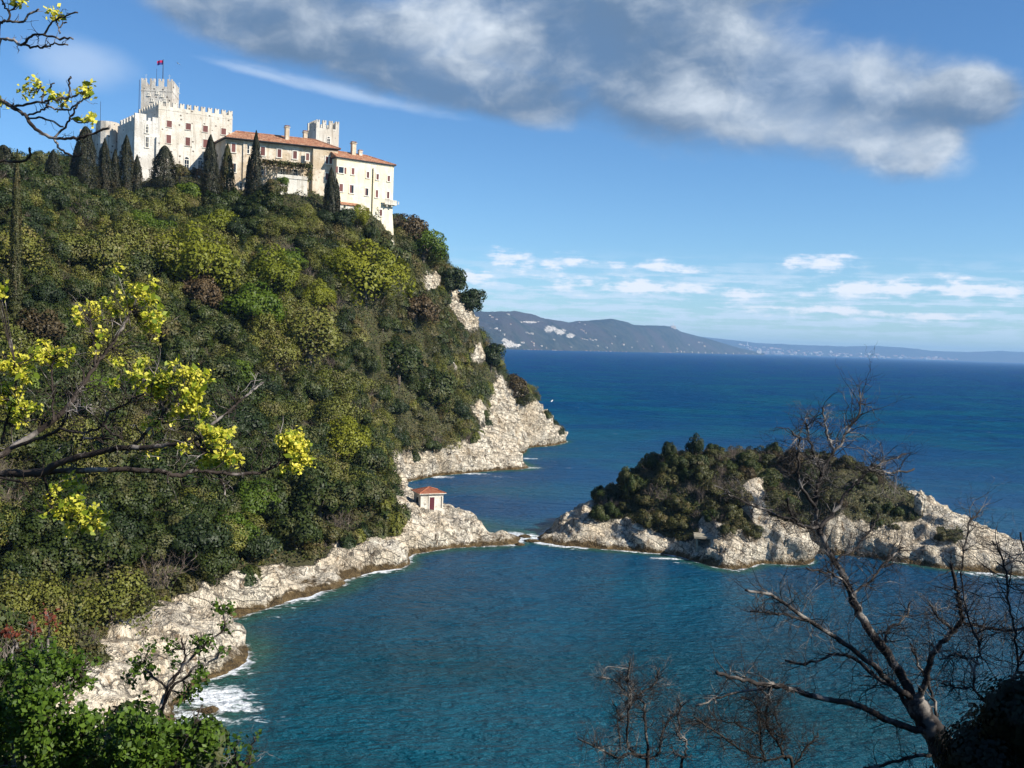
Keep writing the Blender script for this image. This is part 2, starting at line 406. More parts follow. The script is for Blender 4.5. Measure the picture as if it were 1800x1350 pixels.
def land(name, hf, x0, x1, y0, y1, st, vegf, zmin, amp):
    xs = np.arange(x0, x1+st, st); ys = np.arange(y0, y1+st, st)
    X, Y = np.meshgrid(xs, ys); Z = hf(X, Y)
    gx = np.gradient(Z, st, axis=1); gy = np.gradient(Z, st, axis=0)
    N = np.stack([-gx, -gy, np.ones_like(Z)], -1); N /= np.linalg.norm(N, axis=-1)[..., None]
    veg = vegf(X, Y, Z).astype(float)
    k = np.array([.25, .5, .25])                        # soften the border between scrub and stone
    for _ in range(2):
        veg = np.apply_along_axis(lambda r: np.convolve(r, k, 'same'), 0, veg); veg = np.apply_along_axis(lambda r: np.convolve(r, k, 'same'), 1, veg)
    rock = 1-veg
    steep = np.clip(np.hypot(gx, gy), 0, 1.5)
    d = ridged(X/5., Y/5., Z/10., 5, .5)*.6 - .6 + .9*ridged(X/14., Y/14., Z/20., 2, .5)*.5
    bed = (Z + .34*X - .16*Y)/2.1 + .9*fbm(X/13., Y/13., Z/13.+3., 3) ; fr = bed - np.floor(bed)      # tilted limestone beds weathered into ledges
    d += .55*np.where(fr < .82, fr/.82, (1-fr)/.18) - .25
    d *= amp*(rock*(.45+.6*steep) + .15)*sstep(Z, -.4, 2.)
    V = np.stack([X, Y, Z], -1) + N*d[..., None]
    ny, nx = X.shape; idx = np.arange(nx*ny).reshape(ny, nx)
    q = np.stack([idx[:-1, :-1], idx[:-1, 1:], idx[1:, 1:], idx[1:, :-1]], -1)
    zz = V[..., 2]; keep = np.maximum(np.maximum(zz[:-1, :-1], zz[1:, 1:]), np.maximum(zz[:-1, 1:], zz[1:, :-1])) > zmin
    q = q[keep]; used = np.unique(q); re = np.full(nx*ny, -1); re[used] = np.arange(len(used))
    me = np_mesh(name, V.reshape(-1, 3)[used], re[q], [M_ROCK], smooth_=True, attrs={"veg": ('POINT', veg.ravel()[used])})
    return tag(link_mesh(name, me), kind="structure")
land("terrain", h_main, -190, 60, -12, 400, .7, lambda x, y, z: ~rock_main(x, y, z), -3.5, 1.75)
land("islet_terrain", h_isl, -6, 112, 150, 222, .42, veg_isl, -3.5, 1.15)

# ------------------------------------------------------------------ sea
def sea_mat(nt):
    P = geo(nt); x, y, z = sep(P)
    r = (x*x + y*y).fn('SQRT')
    far = smooth(r, 150., 2500.)
    Pw = vscale(P, 1., 1., 0.)
    big = noise(vscale(P, .012, .02, 0.), 1., 4., .5)
    swell = noise(vscale(P, .10, .19, 0., (3, 1, 0)), 1., 3., .5, .4)
    w1 = noise(vscale(P, .55, 1.15, 0.), 1., 5., .6, .3)
    w2 = noise(vscale(P, 1.5, 2.7, 0.), 1., 3., .55, .6)
    farw = noise(vscale(P, .045, .11, 0.), 1., 4., .6)
    sh = attr(nt, "shore")                             # 1 at the waterline, fading out into deep water
    mid = smooth(r + (big-.5)*140., 60., 210.)
    c = mix(mid, (.0010, .056, .076), (.0010, .055, .145))
    c = mix(far, c, (.0009, .043, .168))
    c = mix(smooth(big, .42, .62), c, mix(.6, c, (.003, .092, .140), nt))  # lighter blue patches painted in for reflected sky
    c = mix(smooth(sh, .12, .62), c, (.018, .085, .070))
    c = mix(smooth(sh, .72, 1.0), c, (.10, .085, .040))
    lace = noise(vscale(P, .55, .8, 0.), 1., 7., .65, 1.2); lace2 = voronoi(vscale(P, .6, .9, 0.), 1., 'DISTANCE_TO_EDGE')
    patch = noise(vscale(P, .07, .07, 0., (5, 2, 0)), 1., 3., .5)
    foam = smooth(sh*1.15 + (lace-.5)*1.5 + (patch-.5)*1.9 - lace2*.25, .80, 1.12)*smooth(sh, .1, .45)
    fa = attr(nt, "surf")                              # where the swell breaks
    foam = foam.max(smooth(fa + (lace-.5)*1.5 - lace2*.5, .42, .75))
    cap = smooth(noise(vscale(P, .25, .5, 0., (9, 9, 0)), 1., 3., .5)*.6 + farw*.4, .665, .70)*smooth(r, 140., 300.)*.35
    foam = foam.max(cap)
    c = mix(foam, c, (.80, .83, .84))
    h = swell*1.1 + w1*.78 + w2*.22 + farw*6.5*smooth(r, 80., 700.) + noise(vscale(P, .012, .028, 0.), 1., 4., .6)*14.*smooth(r, 400., 2500.)
    rough = mix(foam, (.16,)*3, (.8,)*3)
    return dict(Base_Color=c, Roughness=smooth(r, 60., 600., .24, .62).max(foam*.8), IOR=1.33, Normal=bump(h, 1., 1.7), Specular_IOR_Level=smooth(r, 90., 600., .17, .015))
def make_sea():
    az = np.concatenate([np.linspace(-100, -34, 60, endpoint=False), np.linspace(-34, 34, 380), np.linspace(34, 100, 61)[1:]])*math.pi/180
    rr = [6.]
    while rr[-1] < 26000: rr.append(rr[-1]*(1.008 if rr[-1] < 450 else 1.035))
    rr = np.array(rr); A, Rr = np.meshgrid(az, rr); X = Rr*np.sin(A); Y = Rr*np.cos(A)
    near = Rr < 450
    hm = np.full(X.shape, -9.); hm[near] = np.maximum(h_main(X[near], Y[near]), np.where((X[near] > -8) & (Y[near] > 145) & (Y[near] < 235) & (X[near] < 118), h_isl(X[near], Y[near]), -9))
    shore = np.where(hm > 0, 1., np.exp(np.minimum(hm, 0)/1.5))
    surf = np.zeros_like(X)
    for px, py, sx, sy, k in ((372, 1225, 5., 4., 1.), (400, 1240, 4.5, 3., .8), (345, 1262, 6, 2.5, .8), (420, 1262, 7, 2.5, .5), (770, 838, 5, 3, .95), (820, 832, 8, 2.6, .9), (930, 806, 4.5, 2.5, .85), (935, 822, 4.5, 2.5, .8), (880, 838, 6, 2., .6), (925, 942, 3.0, 3.2, .95), (905, 962, 4, 2.0, .4), (665, 1004, 3, 1.8, .85),
                              (500, 1068, 6, 1.6, .5), (470, 1085, 6, 1.6, .45), (1175, 982, 5, 1.3, .85), (1200, 990, 5, 1.3, .6), (1035, 962, 3, 1.3, .7), (980, 962, 3, 1.2, .6), (1370, 992, 4, 2., .6), (1730, 1008, 6, 1.4, .9), (1770, 1014, 6, 1.6, .7), (412, 1140, 2.5, 6, .5), (975, 786, 4, 1.6, .5)):
        w = at_z(px, py, 0); surf = np.maximum(surf, k*np.exp(-((X-w.x)/sx)**2 - ((Y-w.y)/sy)**2))
    Z = np.where(Rr < 500, .10*fbm(X/7., Y/3.6, 0., 3)*sstep(-hm, .2, 3), 0.)
    ny, nx = X.shape; idx = np.arange(nx*ny).reshape(ny, nx)
    q = np.stack([idx[:-1, :-1], idx[1:, :-1], idx[1:, 1:], idx[:-1, 1:]], -1).reshape(-1, 4)
    me = np_mesh("sea", np.stack([X, Y, Z], -1).reshape(-1, 3), q, [mat("sea_water", sea_mat)], smooth_=True, attrs={"shore": ('POINT', shore.ravel()), "surf": ('POINT', surf.ravel())})
    tag(link_mesh("sea", me), kind="structure")
make_sea()

# ------------------------------------------------------------------ far coast
def hill_mat(nt):
    P = geo(nt); n = noise(P, .012, 6., .6); m = noise(P, .0016, 4., .5); f = noise(P, .05, 3., .6)
    c = mix(smooth(n + (f-.5)*.5, .38, .66), (.009, .017, .012), (.044, .048, .034))
    c = mix(smooth(m, .45, .62), c, (.044, .038, .036))
    rk = smooth(attr(nt, "rock") + (n-.5)*1.2 + (f-.5)*.8, .52, .66)
    c = mix(rk, c, mix(smooth(f, .4, .62), (.26, .23, .19), (.56, .52, .46)))
    return dict(Base_Color=c, Roughness=.95, Normal=bump(n*1.0 + f*.4, .8, 40.))
M_HILL = mat("far_hill", hill_mat)
def coast(name, prof, wat, Dc, depth, seed, rocks=()):
    """hills whose skyline and shore follow the surveyed profile; Dc = shore distance per px column"""
    pxs = np.linspace(prof[0][0], prof[-1][0], 260); t = np.linspace(0, 1, 46)
    py = np.interp(pxs, *zip(*prof)); D = np.interp(pxs, *zip(*Dc))
    V = np.zeros((len(t), len(pxs), 3)); RK = np.zeros((len(t), len(pxs)))
    for j, px in enumerate(pxs):
        d = ray(px, 600); a = math.atan2(d.x, d.y)
        top = at(px, py[j], D[j]+depth*.72)
        zt = max(top.z, 3.)
        for i, s in enumerate(t):
            rad = (D[j] + depth*s)/math.cos(a)
            e = min(1, s/.72); sh = 1-(1-e)**1.7
            z = zt*sh if s <= .72 else zt*(1-((s-.72)/.28)**2*.7)
            V[i, j] = (rad*math.sin(a), rad*math.cos(a), z-3*(s == 0))
    n = fbm(V[..., 0]/700., V[..., 1]/700., seed, 5, .55)
    env = np.sin(np.clip(t/.72, 0, 1)*math.pi)[:, None]
    V[..., 2] += n*env*38*np.clip(V[..., 2]/120, 0, 1) + np.where(t[:, None] > 0, fbm(V[..., 0]/130., V[..., 1]/130., seed, 3)*5*np.clip(V[..., 2]/80, 0, 1), 0)
    ppx, ppy = to_px(V[..., 0], V[..., 1], V[..., 2])
    for x, y, sx, sy in rocks: RK = np.maximum(RK, np.exp(-((ppx-x)/sx)**2 - ((ppy-y)/sy)**2))
    ny, nx = RK.shape; idx = np.arange(nx*ny).reshape(ny, nx)
    q = np.stack([idx[:-1, :-1], idx[:-1, 1:], idx[1:, 1:], idx[1:, :-1]], -1).reshape(-1, 4)
    me = np_mesh(name, V.reshape(-1, 3), q, [M_HILL], smooth_=True, attrs={"rock": ('POINT', RK.ravel())})
    tag(link_mesh(name, me), kind="structure")
    return V
COAST_D = [(700, 5200), (880, 6000), (1100, 8500), (1345, 13500)]
NEAR_COAST = coast("coastal_hills", [(700, 556), (800, 550), (855, 549), (905, 546), (950, 559), (1000, 567), (1040, 563), (1075, 560), (1092, 565), (1115, 572), (1150, 572), (1183, 575), (1196, 583), (1250, 597), (1300, 612), (1345, 621)], 0, COAST_D, 1900, 3.,
      [(966, 578, 13, 7), (985, 583, 14, 7), (1003, 590, 9, 6), (935, 566, 22, 2.2), (893, 605, 16, 7), (886, 598, 8, 4), (910, 607, 8, 4), (868, 577, 12, 1.6)])
FAR_COAST = coast("distant_hills", [(1100, 590), (1230, 592), (1290, 598), (1330, 603), (1420, 607), (1490, 609), (1540, 608), (1590, 611), (1640, 617), (1700, 619), (1760, 617), (1850, 622), (2000, 625)], 0, [(1100, 19500), (1345, 20000), (1900, 22000)], 3800, 9.)

# ------------------------------------------------------------------ materials for buildings
def stone_mat(base, patch, dark, pits=.5, warm=None):
    def f(nt):
        P = objc(nt); x, y, z = sep(P)
        big = noise(P, .22, 5., .6); mid = noise(P, 1.1, 5., .65); fine = noise(P, 6., 3., .6)
        streak = noise(vscale(P, 1.2, 1.2, .12), 1., 4., .6)
        c = mix(smooth(big, .40, .62), base, patch)
        c = mix(smooth(streak, .50, .70, 0., .65), c, dark)
        c = mix(smooth(mid, .56, .72, 0., .85), c, dark)
        hole = voronoi(vscale(P, .55, .55, .62), 1., 'F1', .75)
        c = mix(smooth(hole + (fine-.5)*.10, .17, .11, 0., pits), c, (.06, .045, .035))
        blk = voronoi(vscale(P, 1.5, 1.5, 2.6), 1., 'DISTANCE_TO_EDGE')
        c = mix(smooth(blk, .0, .07, .22, 0.), c, dark)
        return dict(Base_Color=c, Roughness=.92, Normal=bump(mid*.6 + fine*.3 + smooth(blk, 0., .1)*.4, .6, .12))
    return f
M_KEEP = mat("old_keep_stone", stone_mat((.60, .54, .45), (.70, .66, .58), (.34, .28, .21), .9))
M_TOWER = mat("rough_tower_stone", stone_mat((.62, .58, .52), (.50, .44, .37), (.27, .22, .17), .95))
M_BAST = mat("pale_bastion_stone", stone_mat((.70, .67, .62), (.58, .54, .48), (.33, .29, .24), .8))
M_RES = mat("worn_pink_plaster", stone_mat((.74, .65, .53), (.56, .44, .30), (.36, .26, .16), .3))
M_SEAW = mat("cream_plaster", stone_mat((.77, .67, .47), (.80, .73, .58), (.60, .50, .34), .0))
M_WHITE = mat("whitewashed_stone", stone_mat((.70, .66, .58), (.60, .55, .46), (.36, .30, .22), .6))
M_TRIM = mat("pale_window_stone", None, Base_Color=(.74, .69, .60), Roughness=.85)
M_SHUT = mat("red_brown_shutter_paint", lambda nt: dict(Base_Color=mix(smooth(orand(nt), 0., 1.), (.10, .036, .032), (.17, .065, .055)), Roughness=.65))
M_GLASS = mat("dark_window_glass", None, Base_Color=(.015, .018, .022), Roughness=.12, Specular_IOR_Level=.5)
M_IRON = mat("dark_iron", None, Base_Color=(.035, .033, .035), Roughness=.6, Metallic=.4)
M_CONC = mat("weathered_concrete", lambda nt: dict(Base_Color=mix(smooth(noise(objc(nt), 2., 5., .6), .35, .65), (.36, .32, .24), (.22, .19, .14)), Roughness=.9))
def tile_mat(nt):
    P = objc(nt); n = noise(P, 1.3, 4., .65); f = noise(P, 5., 3., .6)
    cell = voronoi(vscale(P, 2.6, 2.6, 2.6), 1., 'F1')
    c = mix(smooth(n, .36, .64), (.33, .125, .065), (.45, .25, .15))
    c = mix(smooth(f + (cell-.4)*.5, .55, .72), c, (.15, .075, .045))
    c = mix(smooth(noise(P, .5, 3., .5), .58, .72, 0., .6), c, (.55, .40, .27))
    return dict(Base_Color=c, Roughness=.85, Normal=bump(f*.5 + cell*.6, .7, .15))
M_TILE = mat("terracotta_roof_tiles", tile_mat)

# ------------------------------------------------------------------ castle
class Frame:
    """a local frame on plan: u along the facade, v into the building"""
    def __init__(s, ox, oy, yaw, yawv=None):
        yv = yaw if yawv is None else yawv; s.yawv = R(yv)
        s.o = Vector((ox, oy, 0)); s.U = Vector((math.cos(R(yaw)), math.sin(R(yaw)), 0)); s.V = Vector((-math.sin(R(yv)), math.cos(R(yv)), 0)); s.yaw = R(yaw)
    def p(s, u, v, z): q = s.o + s.U*u + s.V*v; return (q.x, q.y, z)
    def hit(s, px, py, v=0., axis='u'):
        """where the view ray through a pixel meets the wall plane v = const (or u = const): (coordinate along the wall, z)"""
        along, off = (s.U, s.V) if axis == 'u' else (s.V, s.U); n = Vector((along.y, -along.x, 0)); q0 = s.o + off*v; d = ray(px, py); c = Vector((0, 0, CAM_Z))
        t = (q0-c).dot(n)/d.dot(n); q = c + d*t
        return ((q-q0).dot(along), q.z)
    def box(s, mb, u0, u1, v0, v1, z0, z1, m=0):
        mb.hexa([s.p(u0, v0, z0), s.p(u1, v0, z0), s.p(u1, v1, z0), s.p(u0, v1, z0)], [s.p(u0, v0, z1), s.p(u1, v0, z1), s.p(u1, v1, z1), s.p(u0, v1, z1)], m)
def inset(me_obj): return me_obj
def merlons(fr, u0, u1, v0, v1, z, h, w, gap, mats, name, parent, t=.55, sides="fblr", swallow=True):
    mb = MB()
    def run(a0, a1, put):
        n = max(2, round((a1-a0+gap)/(w+gap))); st = (a1-a0-w)/(n-1)
        for k in range(n):
            a = a0+k*st; put(a, a+w)
    def one(ua, ub, va, vb, ax):
        fr.box(mb, ua, ub, va, vb, z+.002, z+h*.72)
        if not swallow: fr.box(mb, ua, ub, va, vb, z+h*.72+.002, z+h); return
        if ax == 'u':
            k = (ub-ua)*.34; fr.box(mb, ua, ua+k, va, vb, z+h*.72+.002, z+h); fr.box(mb, ub-k, ub, va, vb, z+h*.72+.002, z+h)
        else:
            k = (vb-va)*.34; fr.box(mb, ua, ub, va, va+k, z+h*.72+.002, z+h); fr.box(mb, ua, ub, vb-k, vb, z+h*.72+.002, z+h)
    if 'f' in sides: run(u0, u1, lambda a, b: one(a, b, v0, v0+t, 'u'))
    if 'b' in sides: run(u0, u1, lambda a, b: one(a, b, v1-t, v1, 'u'))
    if 'l' in sides: run(v0+w+gap*.6, v1-w-gap*.6, lambda a, b: one(u0, u0+t, a, b, 'v'))
    if 'r' in sides: run(v0+w+gap*.6, v1-w-gap*.6, lambda a, b: one(u1-t, u1, a, b, 'v'))
    return mb.build(name, mats, parent)
_win_mesh = {}
def window_mesh(w, h, kind):
    key = (round(w, 2), round(h, 2), kind)
    if key in _win_mesh: return _win_mesh[key]
    mb = MB(); f = .22 if kind != 'plain' else .10
    # local: x along the wall, y out of the wall (negative = outwards), z up
    mb.box(-w/2-f, -w/2, -.10, .10, -h/2, h/2, 0); mb.box(w/2, w/2+f, -.10, .10, -h/2, h/2, 0)
    mb.box(-w/2-f, w/2+f, -.12, .10, h/2+.002, h/2+f, 0); mb.box(-w/2-f-.08, w/2+f+.08, -.22, .10, -h/2-f, -h/2-.002, 0)
    if kind in ('shut', 'plain'):
        mb.box(-w/2, -.012, -.05, .02, -h/2, h/2, 1); mb.box(.012, w/2, -.05, .02, -h/2, h/2, 1)
    elif kind == 'half':
        mb.box(-w/2, -.012, -.05, .02, -h/2, h/2, 1); mb.box(.012, w/2, -.01, .02, -h/2, h/2, 2)
    elif kind == 'open':
        mb.box(-w/2, w/2, -.01, .02, -h/2, h/2, 2)
        mb.box(-w-.1, -w/2-f-.01, -.08, -.03, -h/2, h/2, 1); mb.box(w/2+f+.01, w+.1, -.08, -.03, -h/2, h/2, 1)
    else:
        mb.box(-w/2, w/2, -.01, .02, -h/2, h/2, 2); mb.box(-.04, .04, -.05, -.012, -h/2, h/2, 0); mb.box(-w/2, -.045, -.05, -.012, -.04, .04, 0); mb.box(.045, w/2, -.05, -.012, -.04, .04, 0)
    if kind == 'arch':
        n = 10
        for k in range(n):
            a0, a1 = math.pi*k/n, math.pi*(k+1)/n; r = w/2; zz = h/2+f+.004
            c = lambda a, rr, y: (-math.cos(a)*rr, y, zz+math.sin(a)*rr)
            mb.face([c(a0, r, -.02), c(a1, r, -.02), (0, -.02, zz)], 2)
            mb.face([c(a0, r, -.12), c(a0, r+f, -.12), c(a1, r+f, -.12), c(a1, r, -.12)], 0)
            mb.face([c(a0, r+f, -.12), c(a0, r+f, .1), c(a1, r+f, .1), c(a1, r+f, -.12)], 0)
    _win_mesh[key] = mb.mesh("window", [M_TRIM, M_SHUT, M_GLASS]); return _win_mesh[key]
def window(fr, px, py, wpx, hpx, kind, parent, v=0., axis='u', label=None):
    a, z = fr.hit(px, py, v, axis); D = (Vector(fr.p(a, v, z) if axis == 'u' else fr.p(v, a, z))-Vector((0, 0, CAM_Z))).length
    w = round(wpx*D/F_PX/.1)*.1; h = round(hpx*D/F_PX/.1)*.1
    if axis == 'u': p, rz = fr.p(a, v, z), fr.yaw
    else: p, rz = fr.p(v, a, z), fr.yawv - math.pi/2
    o = link_mesh("window", window_mesh(w, h, kind), parent)
    o.matrix_world = Matrix.Translation(p) @ Matrix.Rotation(rz, 4, 'Z')
    if label: o["label"] = label
    return o
def hip_roof(fr, u0, u1, v0, v1, z, rise, hl, hr, parent, over=.5, name="roof"):
    u0 -= over; u1 += over; v0 -= over; v1 += over; vm = (v0+v1)/2; t = .22
    mb = MB(); P = fr.p
    lo = [P(u0, v0, z), P(u1, v0, z), P(u1, v1, z), P(u0, v1, z)]; hi = [P(u0, v0, z+t), P(u1, v0, z+t), P(u1, v1, z+t), P(u0, v1, z+t)]
    r0_, r1_ = P(u0+hl, vm, z+rise), P(u1-hr, vm, z+rise)
    mb.face(lo[::-1], 1)
    for i in range(4): mb.face([lo[i], lo[(i+1) % 4], hi[(i+1) % 4], hi[i]], 1)
    def slope(a, b, c, d, n):                           # tiled courses: small steps up the slope
        a, b, c, d = map(Vector, (a, b, c, d))
        for k in range(n):
            s0, s1 = k/n, (k+1)/n; up = Vector((0, 0, .06))
            q = [a.lerp(d, s0), b.lerp(c, s0), b.lerp(c, s1), a.lerp(d, s1)]
            if k: q[0] = q[0]+up; q[1] = q[1]+up
            mb.face(q, 0)
            if k < n-1: mb.face([q[3], q[2], q[2]+up, q[3]+up], 0)
    slope(hi[0], hi[1], r1_, r0_, 9); slope(hi[2], hi[3], r0_, r1_, 9)
    slope(hi[3], hi[0], r0_, r0_, 9); slope(hi[1], hi[2], r1_, r1_, 9)
    for a, b in ((r0_, r1_), (hi[0], r0_), (hi[3], r0_), (hi[1], r1_), (hi[2], r1_)):
        mb.tube([Vector(a)+Vector((0, 0, .05)), Vector(b)+Vector((0, 0, .05))], .16, 6, 0)
    return mb.build(name, [M_TILE, M_IRON], parent)
def chimney(fr, u, v, z0, z1, w, parent):
    mb = MB(); fr.box(mb, u-w/2, u+w/2, v-w/2, v+w/2, z0, z1-.5); fr.box(mb, u-w*.68, u+w*.68, v-w*.68, v+w*.68, z1-.498, z1-.32)
    fr.box(mb, u-w*.42, u+w*.42, v-w*.42, v+w*.42, z1-.318, z1-.06); fr.box(mb, u-w*.62, u+w*.62, v-w*.62, v+w*.62, z1-.058, z1+.06, 1)
    return mb.build("chimney", [M_RES, M_TILE], parent)

castle = empty("castle", (-76, 268, 72))
tag(castle, "pale stone castle with battlemented keep, towers and red roofed wings on the wooded cliff top", "castle")
castle_inv = Matrix.Translation((76, -268, -72))
def under(o, parent=castle):
    """parent a mesh built in place without moving it"""
    return o
def cpart(mb, name, mats):
    o = mb.build(name, mats, None); o.parent = castle; o.matrix_parent_inverse = castle_inv; return o
KEEP = Frame(*at(279, 181, 262).xy, 30, 40); KW = KEEP.hit(409, 197)[0]
mb = MB(); KEEP.box(mb, 0, KW, 0, 15, 62, 94.0); KEEP.box(mb, -.06, KW+.06, -.06, 15.06, 93.0, 93.35)
keep = cpart(mb, "keep", [M_KEEP])
for args in ((KEEP, 0, KW, 0, 15, 94.0, 1.25, 1.05, .75),):
    merlons(*args, [M_KEEP], "battlement", keep, t=.6)
for px, py in ((297.5, 218), (331, 222.5), (361, 226.7), (393, 231.3)): window(KEEP, px, py, 8, 10.5, 'plain', keep)
for px, py in ((296.5, 244.7), (330, 249), (361, 252.5), (393, 256)): window(KEEP, px, py, 7.5, 13.5, 'plain', keep)
window(KEEP, 328, 289, 7, 14, 'arch', keep, label="tall arched window of the keep's lower floor")
window(KEEP, 352, 290, 7, 14, 'arch', keep, label="tall arched window of the keep's lower floor")
TOW = Frame(*at(248, 150, 280).xy, 2, 8)
mb = MB(); TOW.box(mb, 0, 8.6, 0, 9.5, 78, 103.3); TOW.box(mb, -.08, 8.68, -.08, 9.58, 101.9, 102.2)
tower = cpart(mb, "tower", [M_TOWER])
merlons(TOW, 0, 8.6, 0, 9.5, 103.3, 2.1, 1.45, .85, [M_TOWER], "battlement", tower, t=.7)
for px, py in ((262, 166), (277, 163), (285, 168), (290, 176), (268, 176)):
    window(TOW, px, py, 1.6, 2.6, 'dark', tower)
BAS = Frame(*at(237, 208, 258).xy, 30, 40)
mb = MB(); BAS.box(mb, 0, 6.2, 0, 13, 60, 89.4)
BAS.box(mb, 0, 2.8, 0, .6, 89.402, 91.0); BAS.box(mb, 3.3, 3.9, 0, .6, 89.402, 90.2); BAS.box(mb, 4.3, 6.2, 0, .6, 89.402, 90.5)
BAS.box(mb, 5.2, 6.15, -.6, -.003, 60, 85.5)
bast = cpart(mb, "bastion", [M_BAST])
merlons(BAS, 0, 6.2, 0, 13, 89.4, 1.3, 1.1, .9, [M_BAST], "battlement", bast, sides="l")
window(BAS, 258.5, 228, 3.6, 10, 'arch', bast); window(BAS, 258.5, 250, 4.2, 16, 'dark', bast)
LEFTW = Frame(*at(200, 240, 271).xy, 14, 24)
mb = MB(); LEFTW.box(mb, -3.2, 3.6, .5, 8, 60, 89.6); LEFTW.box(mb, -8.5, -3.203, 2, 9, 60, 88.0)
n = 14; c = at(189, 240, 270)
ring = [(c.x+3.0*math.cos(2*math.pi*k/n), c.y+3.0*math.sin(2*math.pi*k/n)) for k in range(n)]
mb.face([(x, y, 90.6) for x, y in ring])
for k in range(n):
    (xa, ya), (xb, yb) = ring[k], ring[(k+1) % n]; mb.face([(xa, ya, 58), (xb, yb, 58), (xb, yb, 90.6), (xa, ya, 90.6)])
curtain = cpart(mb, "curtain_wall", [M_TOWER])
merlons(LEFTW, -8.5, -3.2, 2, 9, 88.0, .9, 1.0, .9, [M_TOWER], "battlement", curtain, sides="fl", swallow=False)
RES = Frame(*at(397, 250, 258).xy, 22, 33); RW = RES.hit(592, 264)[0]; print('RW', RW, KW)
mb = MB(); RES.box(mb, 0, RW, 0, 9.9, 58, 85.2); RES.box(mb, RW-6.6, RW-.02, -.9, -.003, 58, 84.9); RES.box(mb, 4.3, 5.2, -.35, -.003, 58, 84.9)
RES.box(mb, -.07, RW+.07, -.07, 9.97, 84.75, 85.05)
res = cpart(mb, "residential_wing", [M_RES])
hip_roof(RES, 0, RW, -.9, 9.9, 85.2, 3.0, 4.4, 4.6, res)
chimney(RES, RES.hit(504, 250, 2.2)[0], 2.2, 85.5, 90.6, 1.0, res); chimney(RES, RES.hit(536, 252, 5.2)[0], 5.2, 86.6, 90.4, .95, res)
for px, py, w, h, k in ((410.5, 260, 6.5, 14, 'shut'), (434.5, 262.5, 6.5, 13, 'dark'), (462, 266, 7, 14, 'shut'), (491, 269.5, 6.5, 13.5, 'shut'), (518.5, 272.5, 6.2, 12.5, 'shut'),
                        (411, 295, 6.5, 14, 'half'), (434, 298, 6.5, 14, 'dark'), (463, 300, 6.5, 13, 'dark'), (497, 303, 6, 11, 'dark'), (519, 304, 6, 11, 'dark'), (424, 326, 4, 9, 'dark')):
    window(RES, px, py, w, h, k, res)
for px, py, w, h, k in ((574.7, 281.5, 4.2, 12, 'shut'), (581.2, 282, 4.2, 12, 'shut'), (540.5, 276, 5, 12, 'shut'), (574.5, 310.5, 5, 11.5, 'shut')):
    window(RES, px, py, w, h, k, res, v=-.9)
window(RES, 388, 300, 3, 12, 'dark', res, v=0., axis='v')
SEA = Frame(*at(592, 287, 265.2).xy, 35)
mb = MB(); L = SEA.hit(692, 302)[0]; print('L', L); SEA.box(mb, 0, L, 0, 10, 56, 82.6)
SEA.box(mb, -.05, L+.12, -.12, 10, 82.25, 82.5)
mb.hexa([SEA.p(L-3.4, -.8, 56), SEA.p(L+.9, -.8, 56), SEA.p(L+.9, 5, 56), SEA.p(L-3.4, 5, 56)], [SEA.p(L-3.4, -.003, 69.5), SEA.p(L+.003, -.003, 69.5), SEA.p(L+.003, 5, 69.5), SEA.p(L-3.4, 5, 69.5)])
seaw = cpart(mb, "sea_wing", [M_SEAW])
hip_roof(SEA, 0, L, 0, 10, 82.6, 2.7, .2, 6.4, seaw)
chimney(SEA, SEA.hit(621, 270, 4.)[0], 4.0, 84., 88.2, 1.15, seaw); chimney(SEA, SEA.hit(633, 275, 4.6)[0], 4.6, 84.2, 86.4, .9, seaw)
for px, py, w, h, k in ((599.5, 299, 9, 10.5, 'open'), (620.3, 301.3, 5, 10.5, 'shut'), (646.6, 307.5, 4.5, 10, 'shut'), (663.5, 311, 4.6, 9.6, 'shut'), (683.2, 314, 4.4, 9.6, 'shut'),
                        (599.5, 330, 6.5, 13, 'shut'), (618, 332.5, 7, 13.5, 'half'), (644.5, 337.5, 6, 12, 'half'), (662.3, 340.8, 4.6, 12.5, 'shut'), (682, 343, 4.5, 11.5, 'shut'),
                        (645.8, 371, 7.5, 11.5, 'shut'), (669.3, 374, 4.6, 11, 'shut'), (603.5, 365.5, 3.6, 5, 'dark'), (663.5, 396, 3, 8, 'dark'), (648, 391, 6, 4, 'dark')):
    window(SEA, px, py, w, h, k, seaw)
def bar_on(fr, pts, rad, name, m, parent):
    mb = MB(); mb.tube(pts, rad, 6); return mb.build(name, m, parent)
a, z0 = SEA.hit(655.5, 296); a2, z1 = SEA.hit(654, 394)
bar_on(SEA, [SEA.p(a, -.16, z0), SEA.p(a, -.16, z1)], .13, "drainpipe", mat("mossy_pipe", None, Base_Color=(.10, .09, .035), Roughness=.8), seaw)
mb = MB(); ub, zb = SEA.hit(684, 357); SEA.box(mb, L-3.0, L+.6, -1.2, -.003, zb-.6, zb-.35); SEA.box(mb, L+.003, L+.6, -.002, 2.6, zb-.6, zb-.35)
for k in range(8): SEA.box(mb, L-2.95+k*.58, L-2.75+k*.58, -1.18, -1.0, zb-.348, zb+.55)
for k in range(4): SEA.box(mb, L+.4, L+.58, -.4+k*.85, -.2+k*.85, zb-.348, zb+.55)
SEA.box(mb, L-2.96, L+.56, -1.12, -1.06, zb-.347, zb+.551); SEA.box(mb, L-3.0, L+.6, -1.2, -.95, zb+.552, zb+.72); SEA.box(mb, L+.35, L+.6, -.948, 2.6, zb+.552, zb+.72)
for k in (-2.4, -.9): SEA.box(mb, L+k, L+k+.3, -1.0, -.004, zb-1.15, zb-.602)
mb.build("balcony", [M_WHITE], seaw)
mb = MB(); SEA.box(mb, .3, 6.2, -1.6, -.003, 56, 70.2); lean = mb.build("lean_to_wall", [M_WHITE], seaw)
